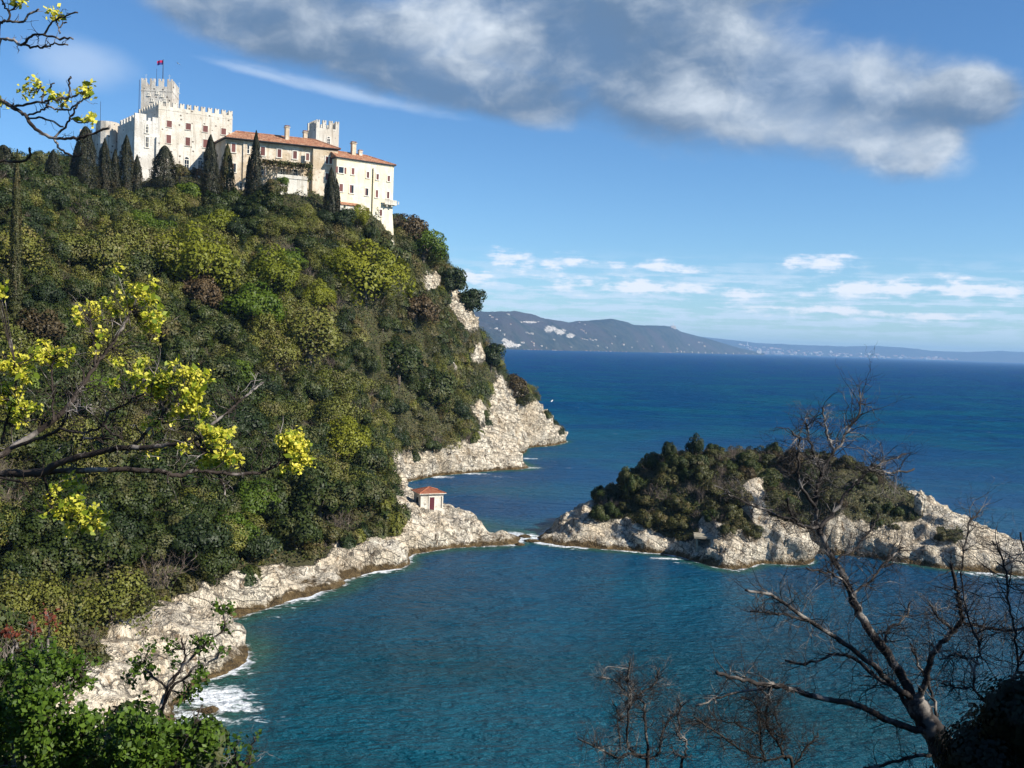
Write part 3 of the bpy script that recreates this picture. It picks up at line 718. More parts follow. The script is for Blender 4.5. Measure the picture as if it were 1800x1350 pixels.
mb = MB(); P_ = SEA.p; mb.hexa([P_(.1, -1.9, 70.22), P_(6.4, -1.9, 70.22), P_(6.4, -.01, 71.0), P_(.1, -.01, 71.0)], [P_(.1, -1.9, 70.4), P_(6.4, -1.9, 70.4), P_(6.4, -.01, 71.2), P_(.1, -.01, 71.2)])
mb.build("lean_to_roof", [M_TILE], seaw)
CLK = Frame(*at(556, 224, 278).xy, 20, 34)
mb = MB(); CLK.box(mb, 0, 6.3, 0, 6.5, 74, 93.0)
clock = cpart(mb, "bell_tower", [M_KEEP])
merlons(CLK, 0, 6.3, 0, 6.5, 93.0, 2.2, .95, .72, [M_KEEP], "battlement", clock, t=.6)
window(CLK, 577.5, 249, 4.2, 9, 'arch', clock)
TA, TB = RES.hit(487, 318, -6.)[0], RES.hit(540, 325, -6.)[0]
mb = MB(); RES.box(mb, TA, TB, -6.0, -.004, 56, 75.6)
RES.box(mb, TA-.1, TB+.1, -6.15, -5.85, 75.602, 76.5); RES.box(mb, TB-.2, TB+.1, -5.848, -.95, 75.602, 76.5)
mb.hexa([RES.p(TA, -7.6, 54), RES.p(TB, -7.6, 54), RES.p(TB, -6.003, 54), RES.p(TA, -6.003, 54)], [RES.p(TA, -6.2, 73), RES.p(TB, -6.2, 73), RES.p(TB, -6.003, 73), RES.p(TA, -6.003, 73)])
terr = cpart(mb, "terrace", [M_WHITE])
# garden wall of the keep's terrace
mb = MB(); KEEP.box(mb, 5, 17, -6.2, -.01, 60, 72.2); KEEP.box(mb, 5, 17, -6.3, -6.0, 72.202, 73.0)
gw = cpart(mb, "garden_terrace", [M_WHITE])
# pergola overgrown with creeper on the terrace
def leaf_quads(C, N, size, rng, aspect=1., tilt=.5):
    """little leaf faces: centres C, facing roughly N"""
    n = len(C); N = N + rng.normal(size=(n, 3))*tilt; N /= np.linalg.norm(N, axis=1)[:, None]+1e-9
    T = np.cross(N, rng.normal(size=(n, 3))); T /= np.linalg.norm(T, axis=1)[:, None]+1e-9; B = np.cross(N, T)
    s = (size*(.65+.7*rng.rand(n)))[:, None] if np.ndim(size) else size*(.65+.7*rng.rand(n))[:, None]
    T = T*s*.5*aspect; B = B*s*.5
    V = np.stack([C-T, C-B*.8-T*.1, C+T, C+B*.8+T*.1], 1).reshape(-1, 3)
    return V, np.arange(4*n).reshape(n, 4)
def soft_normals(V, soft, k):
    """vertex normals of leaf quads blended towards the direction SOFT (one per leaf)"""
    q = V.reshape(-1, 4, 3); N = np.cross(q[:, 1]-q[:, 0], q[:, 3]-q[:, 0]); N /= np.linalg.norm(N, axis=1)[:, None]+1e-9
    N *= np.where((N*soft).sum(1) < 0, -1, 1)[:, None]; N = N*(1-k) + soft*k; N /= np.linalg.norm(N, axis=1)[:, None]+1e-9
    return np.repeat(N, 4, axis=0)
M_LEAF = {}
def leaf_mat(name, a, b, dry=None, transl=.12):
    def f(nt):
        t = attr(nt, "tint"); r = orand(nt)
        c = mix(t, a, b)
        if dry: c = mix(smooth(noise(geo(nt), .35, 3., .5) + (t-.5)*.35, .50, .68, 0., .8), c, dry)
        c = mix(1., c, mix(r, (.80, .84, .70), (1.22, 1.14, 1.12)), mode='MULTIPLY', nt=nt)
        return dict(Base_Color=c, Roughness=.5, Specular_IOR_Level=.22)
    m = mat(name, f); nt = m.node_tree
    b_ = nt.nodes["Principled BSDF"]; tr = nt.nodes.new("ShaderNodeBsdfTranslucent"); mx = nt.nodes.new("ShaderNodeMixShader"); mx.inputs[0].default_value = transl
    nt.links.new(b_.inputs['Base Color'].links[0].from_socket, tr.inputs[0])
    nt.links.new(b_.outputs[0], mx.inputs[1]); nt.links.new(tr.outputs[0], mx.inputs[2]); nt.links.new(mx.outputs[0], nt.nodes["Material Output"].inputs[0])
    M_LEAF[name] = m; return m
leaf_mat("creeper_leaf", (.035, .045, .012), (.10, .10, .028), (.10, .06, .03))
perg = empty("pergola", RES.p(RES.hit(500, 300, -3.2)[0]-.3, -3.2, 75.6), R(22))
tag(perg, "creeper covered pergola on the white terrace before the residential wing", "pergola")
mb = MB()
for u in (-5, -2, 1, 4, 6):
    mb.tube([(u, -2.4, 0), (u, -2.4, 3.6)], .12, 6)
for v in (-2.4, 2.4): mb.box(-5.4, 6.4, v-.08, v+.08, 3.6, 3.8)
for k in range(14): mb.box(-5.2+k*.87, -5.08+k*.87, -2.9, 2.8, 3.802, 3.92)
mb.build("timber_frame", mat("grey_timber", None, Base_Color=(.16, .12, .085), Roughness=.85), perg)
rng = np.random.RandomState(5); n = 2600
C = np.stack([rng.uniform(-5.6, 6.8, n), rng.uniform(-3.2, 3.0, n), 3.95+np.abs(rng.normal(size=n))*.28], 1)
drp = rng.rand(n) < .35; C[drp, 1] = -2.7+rng.normal(size=drp.sum())*.3; C[drp, 2] = 4.1-rng.exponential(.45, drp.sum()); rt = rng.rand(n) < .14
C[rt, 0] = 6.5+rng.normal(size=rt.sum())*.35; C[rt, 2] = rng.uniform(.2, 4, rt.sum())
V, Fq = leaf_quads(C, np.tile([0, -.5, .8], (n, 1)), .42, rng, 1., .6)
link_mesh("creeper", np_mesh("creeper", V, Fq, [M_LEAF["creeper_leaf"]], attrs={"tint": ('FACE', rng.rand(n))}), perg)

# flagpole, aerials
def flagpole():
    b = at(286, 152, 284); t = at(286.5, 105, 284); r = empty("flagpole", (b.x, b.y, 103.3))
    tag(r, "tall flagpole flying a small red and blue flag above the keep tower", "flagpole")
    h = t.z-103.3; mb = MB(); mb.tube([(0, 0, 0), (0, 0, h*.6), (0, 0, h)], [.13, .10, .07], 8); mb.tube([(0, 0, h), (0, 0, h+.12)], [.12, .02], 8); mb.build("pole", M_IRON, r)
    mb = MB(); nx, nz = 8, 4; w, hh = 1.75, 1.25
    P = lambda i, k: (-(i/nx)*w, .16*math.sin(i*1.1+.3)*(i/nx+.2), h-.1-hh*(1-k/nz) - .28*(i/nx)**1.3)
    for i in range(nx):
        for k in range(nz): mb.face([P(i, k), P(i+1, k), P(i+1, k+1), P(i, k+1)], 0 if k >= 2 else 1)
    mb.build("flag", [mat("red_cloth", None, Base_Color=(.50, .02, .09), Roughness=.8), mat("blue_cloth", None, Base_Color=(.06, .05, .22), Roughness=.8)], r)
flagpole()
def aerial(px, ptop, pbot, Y, zb, label, m=M_IRON, rad=.06, bars=0):
    b = at(px, pbot, Y); t = at(px, ptop, Y); zb = zb if zb is not None else b.z
    r = empty("aerial", (b.x, b.y, zb)); tag(r, label, "aerial"); h = t.z-zb
    mb = MB(); mb.box(-.25, .25, -.25, .25, 0, .15); mb.tube([(0, 0, .15), (0, 0, h)], [rad, rad*.7], 6); mb.build("mast", m, r)
    if bars:
        mb = MB()
        for k in range(bars): mb.tube([(-.45+.06*k, 0, h-.25-.4*k), (.45-.06*k, 0, h-.25-.4*k)], rad*.6, 5)
        mb.build("crossbar", m, r)
M_PALE = mat("pale_metal", None, Base_Color=(.55, .62, .62), Roughness=.5, Metallic=.3)
aerial(275, 121, 150, 284, 103.3, "thin dark aerial mast standing just beside the flagpole on the tower")
aerial(256.5, 130, 146, 283, 103.3, "short pale whip aerial on the tower's outer corner", M_PALE, .05, 1)
aerial(297.5, 131, 146, 283, 103.3, "short pale aerial with crossbars standing behind the tower's nearest corner", M_PALE, .05, 2)
aerial(315, 145, 152, 288, 103.3, "smallest pale aerial at the sunlit rear edge of the tower", M_PALE, .045, 1)
aerial(244, 140, 202, 269, 89.4, "long dark lightning mast rising along the shaded flank of the tower", M_IRON, .08)
aerial(176, 178, 235, 279, 88.0, "lone slender mast at the far end of the curtain wall", M_IRON, .07)

# ------------------------------------------------------------------ boathouse, bunker, boulders, gulls
def boathouse():
    D = 178.; c = at(739, 897, D); r = empty("boathouse", (c.x, c.y, c.z), R(24))
    tag(r, "small white boathouse with red tiled pyramid roof on the rocky spit", "boathouse")
    w, d, h = 4.3, 3.9, 2.9
    mb = MB(); mb.box(0, w, 0, d, -2.2, h); mb.box(-.25, w+.25, -.25, d+.25, -2.25, -.02); mb.box(-.10, w+.1, -.1, d+.1, h-.28, h-.02); mb.build("wall", [M_WHITE], r)
    mb = MB(); o = .42; z = h+.003; q = [(-o, -o, z), (w+o, -o, z), (w+o, d+o, z), (-o, d+o, z)]; q2 = [(x, y, z+.14) for x, y, _ in q]; ap = Vector((w/2, d/2, z+.95))
    mb.face(q[::-1], 1)
    for i in range(4):
        j = (i+1) % 4; mb.face([q[i], q[j], q2[j], q2[i]], 1); a, b = Vector(q2[i]), Vector(q2[j])
        for k in range(7):
            s0, s1 = k/7, (k+1)/7; up = Vector((0, 0, .035 if k else 0)); mb.face([a.lerp(ap, s0)+up, b.lerp(ap, s0)+up, b.lerp(ap, s1), a.lerp(ap, s1)], 0)
        mb.tube([a+Vector((0, 0, .03)), ap+Vector((0, 0, .05))], .09, 6)
    rf = mb.build("roof", [mat("bright_terracotta", lambda nt: dict(Base_Color=mix(smooth(noise(objc(nt), 2.5, 4., .6), .35, .65), (.30, .085, .042), (.36, .15, .08)), Roughness=.8)), M_WHITE], r)
    mb = MB(); dm = mat("maroon_door_paint", None, Base_Color=(.10, .022, .030), Roughness=.6)
    mb.box(1.68, 2.12, -.06, -.003, 0, 2.3); mb.box(2.14, 2.58, -.06, -.003, 0, 2.3); dr = mb.build("door", [dm], r)
    mb = MB(); mb.box(1.52, 1.67, -.09, -.004, 0, 2.46); mb.box(2.59, 2.74, -.09, -.004, 0, 2.46); mb.box(1.672, 2.588, -.09, -.004, 2.31, 2.46); mb.build("door_frame", [M_TRIM], dr)
    mb = MB(); mb.box(3.9, 4.02, -.05, -.003, .3, 2.4); mb.build("drainpipe", [M_IRON], r)  # dark strip laid on the wall for a narrow slit, not a pipe
    mb = MB(); mb.box(-.08, -.004, 1.3, 2.2, .9, 2.1); wn = mb.build("window", [M_GLASS], r)
boathouse()
def bunker():
    c = at(1221, 962, 165.5); r = empty("bunker", (c.x+.2, c.y, c.z), R(-8)); tag(r, "low concrete bunker with slab roof on the islet rocks above the water", "bunker")
    mb = MB(); w, d, h = 3.9, 2.8, 1.55
    mb.box(0, w, d-.3, d, -1.4, h); mb.box(w-.95, w, 0, d-.302, -1.4, h); mb.box(0, .35, 0, d-.302, -1.4, h); mb.box(.352, w-.952, .1, d-.303, -1.4, .25); mb.build("wall", [M_CONC], r)
    mb = MB(); mb.hexa([(-.35, -.45, h+.003), (w+.1, -.45, h+.003), (w+.1, d+.2, h+.003), (-.35, d+.2, h+.003)], [(-.35, -.45, h+.33), (w+.1, -.45, h+.33), (w+.1, d+.2, h+.42), (-.35, d+.2, h+.42)]); mb.build("roof_slab", [M_CONC], r)
bunker()
def boulder(px, py, z, sx, sy, sz, seed, label, group=None):
    bm = bmesh.new(); bmesh.ops.create_icosphere(bm, subdivisions=4, radius=1.)
    p = np.array([v.co for v in bm.verts]); k = 1 + .35*ridged(p[:, 0]*.9+seed, p[:, 1]*.9, p[:, 2]*.9, 4, .5) - .25 + .08*fbm(p[:, 0]*3+seed, p[:, 1]*3, p[:, 2]*3, 3)
    for v, s in zip(bm.verts, k): v.co = Vector((v.co.x*sx, v.co.y*sy, v.co.z*sz))*float(s)
    me = bpy.data.meshes.new("boulder"); bm.to_mesh(me); bm.free(); me.materials.append(M_ROCK)
    for q in me.polygons: q.use_smooth = True
    c = at_z(px, py, z); tag(link_mesh("boulder", me, None, (c.x, c.y, z-sz*.25)), label, "boulder", group)
boulder(922, 944, 0, 1.1, .8, .5, 5, "low brown rock in the foamy gap between spit and islet", "rocks in the gap between spit and islet")
boulder(936, 952, 0, 1.3, .7, .45, 15, "low brown rock in the foamy gap between spit and islet", "rocks in the gap between spit and islet")
boulder(913, 958, 0, .9, .6, .4, 25, "low brown rock in the foamy gap between spit and islet", "rocks in the gap between spit and islet")
boulder(1618, 880, 9.6, .9, .9, 1.9, 33, "white pointed rock pinnacle on the islet's falling ridge")
def gull(px, py, Y, span, label, bank=.3):
    c = at(px, py, Y); r = empty("seagull", tuple(c)); tag(r, label, "seagull")
    M_G = mat("white_feathers", None, Base_Color=(.86, .87, .88), Roughness=.7) if "white_feathers" not in bpy.data.materials else bpy.data.materials["white_feathers"]
    mb = MB(); L_ = span*.42
    mb.tube([(0, -L_/2, 0), (0, -L_*.42, .01), (0, -L_*.28, .03), (0, 0, 0), (0, L_*.3, 0), (0, L_*.5, .02)], [L_*.02, L_*.07, L_*.07, L_*.15, L_*.08, L_*.05], 8)
    for s in (-1, 1):
        p = [(0, -.10*span, .01), (s*.22*span, -.14*span, .10*span), (s*.5*span, .02*span, .04*span), (s*.22*span, .02*span, .10*span), (0, .08*span, .01)]
        mb.face(p if s > 0 else p[::-1]); mb.face([(x, y, z+.012) for x, y, z in (p[::-1] if s > 0 else p)])
    b = mb.build("body", [M_G], r, True); r.rotation_euler = (.2, bank, 1.1)
gull(313, 112, 240, 1.5, "white gull gliding in the blue sky beside the castle flag")
gull(970, 705, 300, 1.6, "white gull skimming the open sea off the headland tip", -.4)
# ------------------------------------------------------------------ vegetation: models
leaf_mat("oak_leaf", (.010, .019, .003), (.056, .078, .014), (.080, .078, .028))
leaf_mat("olive_leaf", (.024, .027, .007), (.098, .100, .028), (.115, .085, .036))
leaf_mat("spring_leaf", (.105, .125, .009), (.240, .250, .022), None, .28)
leaf_mat("fresh_leaf", (.050, .090, .008), (.125, .175, .016), None, .28)
leaf_mat("khaki_leaf", (.070, .082, .012), (.165, .170, .030), (.13, .11, .045))
leaf_mat("rust_leaf", (.040, .028, .012), (.098, .070, .032))
leaf_mat("cypress_leaf", (.010, .014, .006), (.034, .036, .014), (.045, .036, .018), .08)
leaf_mat("pine_leaf", (.008, .016, .004), (.030, .046, .012), None, .1)
M_TWIG = mat("grey_twigs", lambda nt: dict(Base_Color=mix(attr(nt, "tint"), (.085, .062, .048), (.22, .175, .14)), Roughness=.85))
def bark_mat(name, a, b, lich, amt):
    def f(nt):
        P = objc(nt); n = noise(P, 6., 5., .6); m = noise(vscale(P, 1., 1., 1., (4, 2, 6)), 3.2, 5., .6)
        c = mix(smooth(n, .35, .65), a, b); c = mix(smooth(m, .52, .62, 0., amt), c, lich)
        return dict(Base_Color=c, Roughness=.9, Normal=bump(n, .6, .02))
    return mat(name, f)
M_BARK = bark_mat("tree_bark", (.06, .045, .033), (.13, .10, .075), (.26, .23, .19), .6)

def crown_mesh(name, seed, m, rx=3., rz=2.6, zc=2.8, ncl=26, nleaf=2600, leaf=.34, fine=.55, open_=0.):
    """a crown of many small leaf faces gathered in clumps through its volume"""
    rng = np.random.RandomState(seed)
    d = rng.normal(size=(ncl, 3)); d[:, 2] = np.abs(d[:, 2])*1.05 - .30; d /= np.linalg.norm(d, axis=1)[:, None]
    rad = rng.uniform(.42, .78, ncl)[:, None]*(1+.25*rng.normal(size=(ncl, 1))*.6)
    cc = d*rad; cr = rng.uniform(.28, .50, ncl)
    k = rng.randint(0, ncl, nleaf); e = rng.normal(size=(nleaf, 3)); e += d[k]*.75 + np.array([0, 0, .25]); e /= np.linalg.norm(e, axis=1)[:, None]
    rr = cr[k]*(.62+.42*rng.rand(nleaf)**.6); C = cc[k] + e*rr[:, None]
    S_ = np.array([rx*rng.uniform(.85, 1.2), rx*rng.uniform(.75, 1.1), rz*rng.uniform(.8, 1.12)]); C = C*S_; C[:, 2] += zc
    ok = C[:, 2] > -.6
    if open_: ok &= rng.rand(nleaf) > open_
    C, e, k = C[ok], e[ok], k[ok]
    V, Fq = leaf_quads(C, e*fine*1.6 + rng.normal(size=e.shape)*.15, leaf, rng, 1.15, .40)
    dome = C - np.array([0, 0, zc*.35]); dome /= np.linalg.norm(dome, axis=1)[:, None]+1e-9; sn = dome*.55 + e*.45
    ct = rng.rand(ncl); t = np.clip(ct[k]*.55 + rng.rand(len(k))*.45, 0, 1)
    return np_mesh(name, V, Fq, [m], attrs={"tint": ('FACE', t)}, vn=soft_normals(V, sn/(np.linalg.norm(sn, axis=1)[:, None]+1e-9), .52))
def trunk_mesh(seed, h, r, spread, nb=5):
    rng = random.Random(seed); mb = MB()
    p = [Vector((0, 0, -1.2)), Vector((rng.uniform(-.1, .1), rng.uniform(-.1, .1), h*.35)), Vector((rng.uniform(-.3, .3), rng.uniform(-.3, .3), h*.75)), Vector((rng.uniform(-.4, .4), rng.uniform(-.4, .4), h*1.25))]
    mb.tube(p, [r*1.3, r, r*.7, r*.25], 7)
    for k in range(nb):
        a = 2*math.pi*(k+rng.random()*.6)/nb; b = p[1].lerp(p[2], rng.random()); q = b + Vector((math.cos(a)*spread*.5, math.sin(a)*spread*.5, h*.3)); e = b + Vector((math.cos(a)*spread, math.sin(a)*spread, h*.55))
        mb.tube([b, q, e], [r*.5, r*.32, r*.1], 5)
    return mb.mesh("trunk", M_BARK, True)
def twig_mesh(name, seed, rx, rz, n, leafm=None, nleaf=0, leaf=.16):
    """a leafless bush: forked thin twigs, optionally with a few leaves"""
    rng = random.Random(seed); mb = MB(); tips = []
    def grow(p, d, L, r, lv):
        q = p; pts = [p]; rr = [r]
        for k in range(3):
            d = (d + Vector((rng.gauss(0, .18), rng.gauss(0, .18), rng.gauss(.06, .12)))).normalized(); q = q + d*L/3; pts.append(q); rr.append(r*(1-.25*(k+1)))
        mb.tube(pts, rr, 3, 0, False)
        if lv == 0: tips.append(q); return
        for k in range(3): grow(pts[rng.randint(1, 3)], (d + Vector((rng.gauss(0, .6), rng.gauss(0, .6), rng.gauss(.1, .4)))).normalized(), L*.62, r*.55, lv-1)
    for k in range(n):
        a = rng.uniform(0, 2*math.pi); s = rng.uniform(.1, 1.)
        grow(Vector((rng.gauss(0, rx*.2), rng.gauss(0, rx*.2), -.3)), Vector((math.cos(a)*s*rx, math.sin(a)*s*rx, rz)).normalized(), math.hypot(rx*s, rz)*.55, .055, 3)
    me = mb.mesh(name, [M_TWIG] + ([leafm] if leafm else []))
    np_r = np.random.RandomState(seed); nf = len(me.polygons)
    V = np.array([v.co for v in me.vertices]); Fq = np.array([tuple(p.vertices) for p in me.polygons]); mi = np.zeros(nf, int)
    if nleaf:
        T = np.array([tuple(t) for t in tips]); k = np_r.randint(0, len(T), nleaf); C = T[k] + np_r.normal(size=(nleaf, 3))*.28
        V2, F2 = leaf_quads(C, np.tile([0, 0, .5], (nleaf, 1)) + C*.1, leaf, np_r, 1.1, .7)
        Fq = np.vstack([Fq, F2+len(V)]); V = np.vstack([V, V2]); mi = np.concatenate([mi, np.ones(len(F2), int)])
    bpy.data.meshes.remove(me)
    return np_mesh(name, V, Fq, [M_TWIG] + ([leafm] if leafm else []), mi, attrs={"tint": ('FACE', np_r.rand(len(Fq)))})
def cypress_mesh(name, seed, h, r, m, nleaf=3600, leaf=.26, point=.62):
    rng = np.random.RandomState(seed); n = nleaf; t = rng.rand(n)**.85; a = rng.rand(n)*2*math.pi
    prof = np.clip(t*7+.25, 0, 1)**.5*np.clip(1-t**2.2, 0, 1)**point*.98
    lob = 1 + .10*np.sin(a*5+seed+t*7) + .42*pn(np.cos(a)*2.2, np.sin(a)*2.2, t*h*.38+seed*3.1) + .25*pn(np.cos(a)*5, np.sin(a)*5, t*h*1.1+seed)
    rr = r*prof*lob*(.78+.26*rng.rand(n)); C = np.stack([np.cos(a)*rr, np.sin(a)*rr, t*h], 1)
    N = np.stack([np.cos(a), np.sin(a), np.full(n, .35)], 1)
    V, Fq = leaf_quads(C, N, leaf, rng, .75, .7)
    tt = np.clip(.5+.45*pn(np.cos(a)*3, np.sin(a)*3, t*h*.7) + .3*(rng.rand(n)-.5), 0, 1)
    return np_mesh(name, V, Fq, [m], attrs={"tint": ('FACE', tt)}, vn=soft_normals(V, N/np.linalg.norm(N, axis=1)[:, None], .45))
OAKS = [crown_mesh("crown", 20+i, M_LEAF["oak_leaf"], 3., 3.1, 1.9, 22, 5600, .27) for i in range(5)]
OLIV = [crown_mesh("crown", 40+i, M_LEAF["olive_leaf"], 2.4, 2.2, 1.3, 20, 3400, .24) for i in range(5)]
SPRG = [crown_mesh("crown", 60+i, M_LEAF["spring_leaf"], 3., 2.9, 2.3, 36, 6000, .23, .5, .05) for i in range(3)]
FRSH = [crown_mesh("crown", 70+i, M_LEAF["fresh_leaf"], 3., 2.8, 2.0, 34, 4800, .25) for i in range(3)]
KHAK = [crown_mesh("crown", 80+i, M_LEAF["khaki_leaf"], 3., 2.8, 2.2, 40, 4600, .22, .4, .1) for i in range(3)]
RUST = [crown_mesh("crown", 90+i, M_LEAF["rust_leaf"], 2.4, 2.3, 1.4, 28, 3600, .22, .4) for i in range(2)]
PINE = [crown_mesh("crown", 96+i, M_LEAF["pine_leaf"], 3., 3.0, 2.2, 30, 5000, .26) for i in range(2)]
BARE = [twig_mesh("bare_bush", 100+i, 1.9, 2.6, 13) for i in range(3)]
TRUNKS = [trunk_mesh(i, 2.6, .20, 1.7) for i in range(3)]

# ground height by ray: where a pixel's ray meets the ground
def ground_hit(px, py, hf, y0, y1, lift=0.):
    d = ray(px, py); Y = np.arange(y0, y1, .5); t = Y/d.y; X = d.x*t; Z = CAM_Z + d.z*t
    hit = np.nonzero(Z < hf(X, Y)+lift)[0]
    if not len(hit): return None
    i = hit[0]; return Vector((X[i], Y[i], float(hf(X[i:i+1], Y[i:i+1])[0])))
def place_tree(name, crown, trunk, loc, s, label, cat, group=None, rz=None, sz=None, parts=True):
    rz = random.uniform(0, 6.28) if rz is None else rz; sz = sz or s*random.uniform(.88, 1.12)
    if parts:
        r = empty(name, loc, rz); r.scale = (s, s, sz); link_mesh("crown", crown, r); link_mesh("trunk", trunk, r)
    else:
        r = link_mesh(name, crown, None, loc); r.rotation_euler = (0, 0, rz); r.scale = (s, s, sz)
    return tag(r, label, cat, group)

# ------------------------------------------------------------------ singled-out trees and bushes on the slope
SPECIAL = [   # pixel of the crown's middle, radius in pixels, models, label
 (642, 512, 58, SPRG, "largest yellow green budding tree, midway down the slope below the seaward wing"),
 (472, 505, 44, SPRG, "round yellow green tree below the terrace, next to a reddish brown bush"),
 (345, 492, 52, SPRG, "broad yellow green tree behind the round reddish brown bush on the slope"),
 (385, 408, 30, SPRG, "small yellow green tree high on the slope under the keep's garden wall"),
 (265, 468, 40, KHAK, "wide khaki crown spreading up slope of the broad yellow green tree"),
 (445, 555, 44, FRSH, "vivid grass green tree on the middle slope, brightest of the greens"),
 (545, 618, 50, KHAK, "pale khaki half leafed tree low on the slope under the largest yellow green tree"),
 (612, 800, 40, SPRG, "yellow green tree near the shore above the boathouse spit"),
 (585, 745, 34, KHAK, "khaki tree just up slope of the yellow green tree near the boathouse"),
 (440, 892, 38, FRSH, "light green tree low on the slope above the nearest bay"),
 (275, 408, 26, FRSH, "small fresh green tree high up, below the bastion's cypresses"),
 (245, 395, 24, FRSH, "little fresh green bush beside the high slope path, under the cypresses"),
 (215, 452, 34, KHAK, "khaki green shrub tree on the upper slope left of the broad yellow tree"),
 (20, 455, 44, KHAK, "yellowish brown budding tree at the foot of the slender tall cypress"),
 (745, 445, 34, FRSH, "bright green tree at the cliff shoulder below the seaward wing"),
 (345, 525, 36, RUST, "round reddish brown bush in the middle of the slope"),
 (560, 532, 24, SPRG, "small yellow green sapling between two larger yellow trees"),
 (628, 388, 18, SPRG, "airy yellow green tree hugging the foot of the seaward wing"),
 (600, 395, 22, PINE, "dark bush at the base of the seaward wing beside the airy yellow tree"),
 (722, 418, 26, RUST, "brownish leafless looking bush on the cliff top beyond the seaward wing"),
 (822, 540, 28, PINE, "dark wind bent tree overhanging the white cliff patches"),
 (790, 510, 26, PINE, "dark dense tree rooted between two white cliff patches"),
 (862, 640, 24, PINE, "dark tree on the headland's edge where it drops to the sea"),
 (905, 685, 22, RUST, "rust brown bush on top of the headland's white nose"),
 (922, 705, 17, OLIV, "low olive bush on the lowest step of the headland nose"),
 (700, 655, 40, OAKS, "big dark oak on the lower slope above the second cove"),
 (55, 690, 40, FRSH, "fresh green tree behind the blossoming branches"),
 (155, 700, 36, FRSH, "second fresh green tree behind the blossoming branches, farther along"),
 (412, 665, 30, FRSH, "small fresh green tree by the tip of the blossoming bough"),
 (70, 590, 40, RUST, "reddish dark bush on the slope behind the upper blossom sprays"),
 (285, 590, 34, OLIV, "grey olive bush under the broad yellow green tree"),
 (300, 472, 40, SPRG, "yellow green crown adjoining the broad yellow green tree on its uphill side"),
 (410, 520, 34, KHAK, "khaki green tree just above the vivid grass green one"),
 (180, 475, 40, KHAK, "wide khaki shrub tree on the upper slope toward the slender cypress"),
 (120, 450, 32, KHAK, "khaki tree between the slender cypress and the wide khaki shrub tree"),
 (505, 470, 26, FRSH, "fresh green crown right above the round yellow green tree below the terrace"),
 (605, 470, 30, SPRG, "yellow green crown touching the uphill edge of the largest budding tree"),
 (500, 560, 30, KHAK, "khaki tree in the dip between the vivid green tree and the half leafed one"),
 (580, 690, 32, KHAK, "khaki tree in the lower wood below the pale half leafed tree"),
 (405, 940, 34, FRSH, "green tree right at the top of the nearest bay's rock"),
 (345, 905, 34, OAKS, "broad dark oak just above the nearest bay's rock"),
 (560, 890, 46, OAKS, "biggest dark oak leaning over the shore short of the boathouse"),
 (520, 945, 36, OAKS, "dark oak over the shore rock, second along from the boathouse"),
 (640, 870, 34, OAKS, "dark oak right behind the boathouse spit"),
 (760, 700, 30, OAKS, "dark oak above the second cove's white ledge"),
 (680, 470, 30, OAKS, "dark oak on the slope under the seaward wing's sea corner"),
 (730, 560, 28, RUST, "rusty shrub right beside the white cliff patches"),
]
taken = []
for px, py, rp, models, label in SPECIAL:
    g = ground_hit(px, py + rp*.35, h_main, 80, 385, 1.0)
    if g is None: continue
    D = g.y; rm = rp*D/F_PX; s = rm/(2.4 if models in (OLIV, RUST) else 3.0)
    name = "bush" if models in (OLIV, RUST) else "broadleaf_tree"
    place_tree(name, models[random.randrange(len(models))], TRUNKS[random.randrange(3)], (g.x, g.y, g.z-.3), s*1.25, label, "bush" if name == "bush" else "tree", "broadleaf trees and bushes on the slope")
    taken.append((g.x, g.y, rm*.8)); taken.append((g.x, g.y-rm*.6, rm*.55))

# ------------------------------------------------------------------ cypresses
CYP = {}
def cypress(px, top, base, wpx, Y, label, bushy=False, group="cypresses around the castle", mat_="cypress_leaf"):
    b = at(px, base, Y); g = float(h_main(np.array([b.x]), np.array([b.y]))[0]); t = at(px, top, Y); zb = min(g, b.z)
    h = t.z-zb; w = wpx*Y/F_PX/2
    me = cypress_mesh("crown", int(px*7) % 1000, h, w, M_LEAF[mat_], int(5000+h*w*330), .26, .85 if not bushy else .6)
    r = empty("cypress", (b.x, b.y, zb), random.uniform(0, 6)); tag(r, label, "cypress", group)
    link_mesh("crown", me, r); mb = MB(); mb.tube([(0, 0, -1), (0, 0, h*.5), (0, 0, h*.9)], [.28, .18, .05], 6); mb.build("trunk", M_BARK, r)
cypress(28, 262, 440, 22, 168, "very slender tall cypress standing alone on the near slope", mat_="olive_leaf")
cypress(93, 263, 305, 36, 226, "short broad cypress alone on the skyline between the slender one and the castle group")
cypress(149, 222, 325, 46, 236, "broad dark cypress, first of the castle group from the skyline gap", True)
cypress(134, 250, 325, 26, 240, "narrow cypress half hidden behind the first broad one of the castle group")
cypress(183, 243, 335, 32, 243, "mid sized cypress between two darker ones before the curtain wall")
cypress(201, 262, 335, 24, 246, "low cypress tucked in the dark gap before the curtain wall")
cypress(221, 237, 335, 34, 248, "cypress directly before the shaded flank of the pale bastion")
cypress(240, 272, 335, 22, 249, "small cypress cone at the foot of the pale bastion")
cypress(288, 256, 356, 50, 252, "bushy round topped conifer before the keep's corner", True)
cypress(368, 236, 356, 33, 251, "pointed cypress before the far end of the keep facade")
cypress(398, 252, 352, 27, 254, "thin brownish cypress against the near corner of the residential wing", mat_="olive_leaf")
cypress(447, 229, 380, 26, 250, "tallest narrow cypress before the residential wing, reaching over its roof")
cypress(436, 275, 380, 16, 250.5, "slim shaded cypress pressed against the tallest narrow one")
cypress(580, 294, 392, 26, 255, "dark spire cypress before the joint of the two wings")
cypress(590, 314, 392, 16, 256, "shorter cypress twin right behind the dark spire cypress")
cypress(6, 255, 300, 44, 196, "dark conifer at the very edge of the skyline", True)
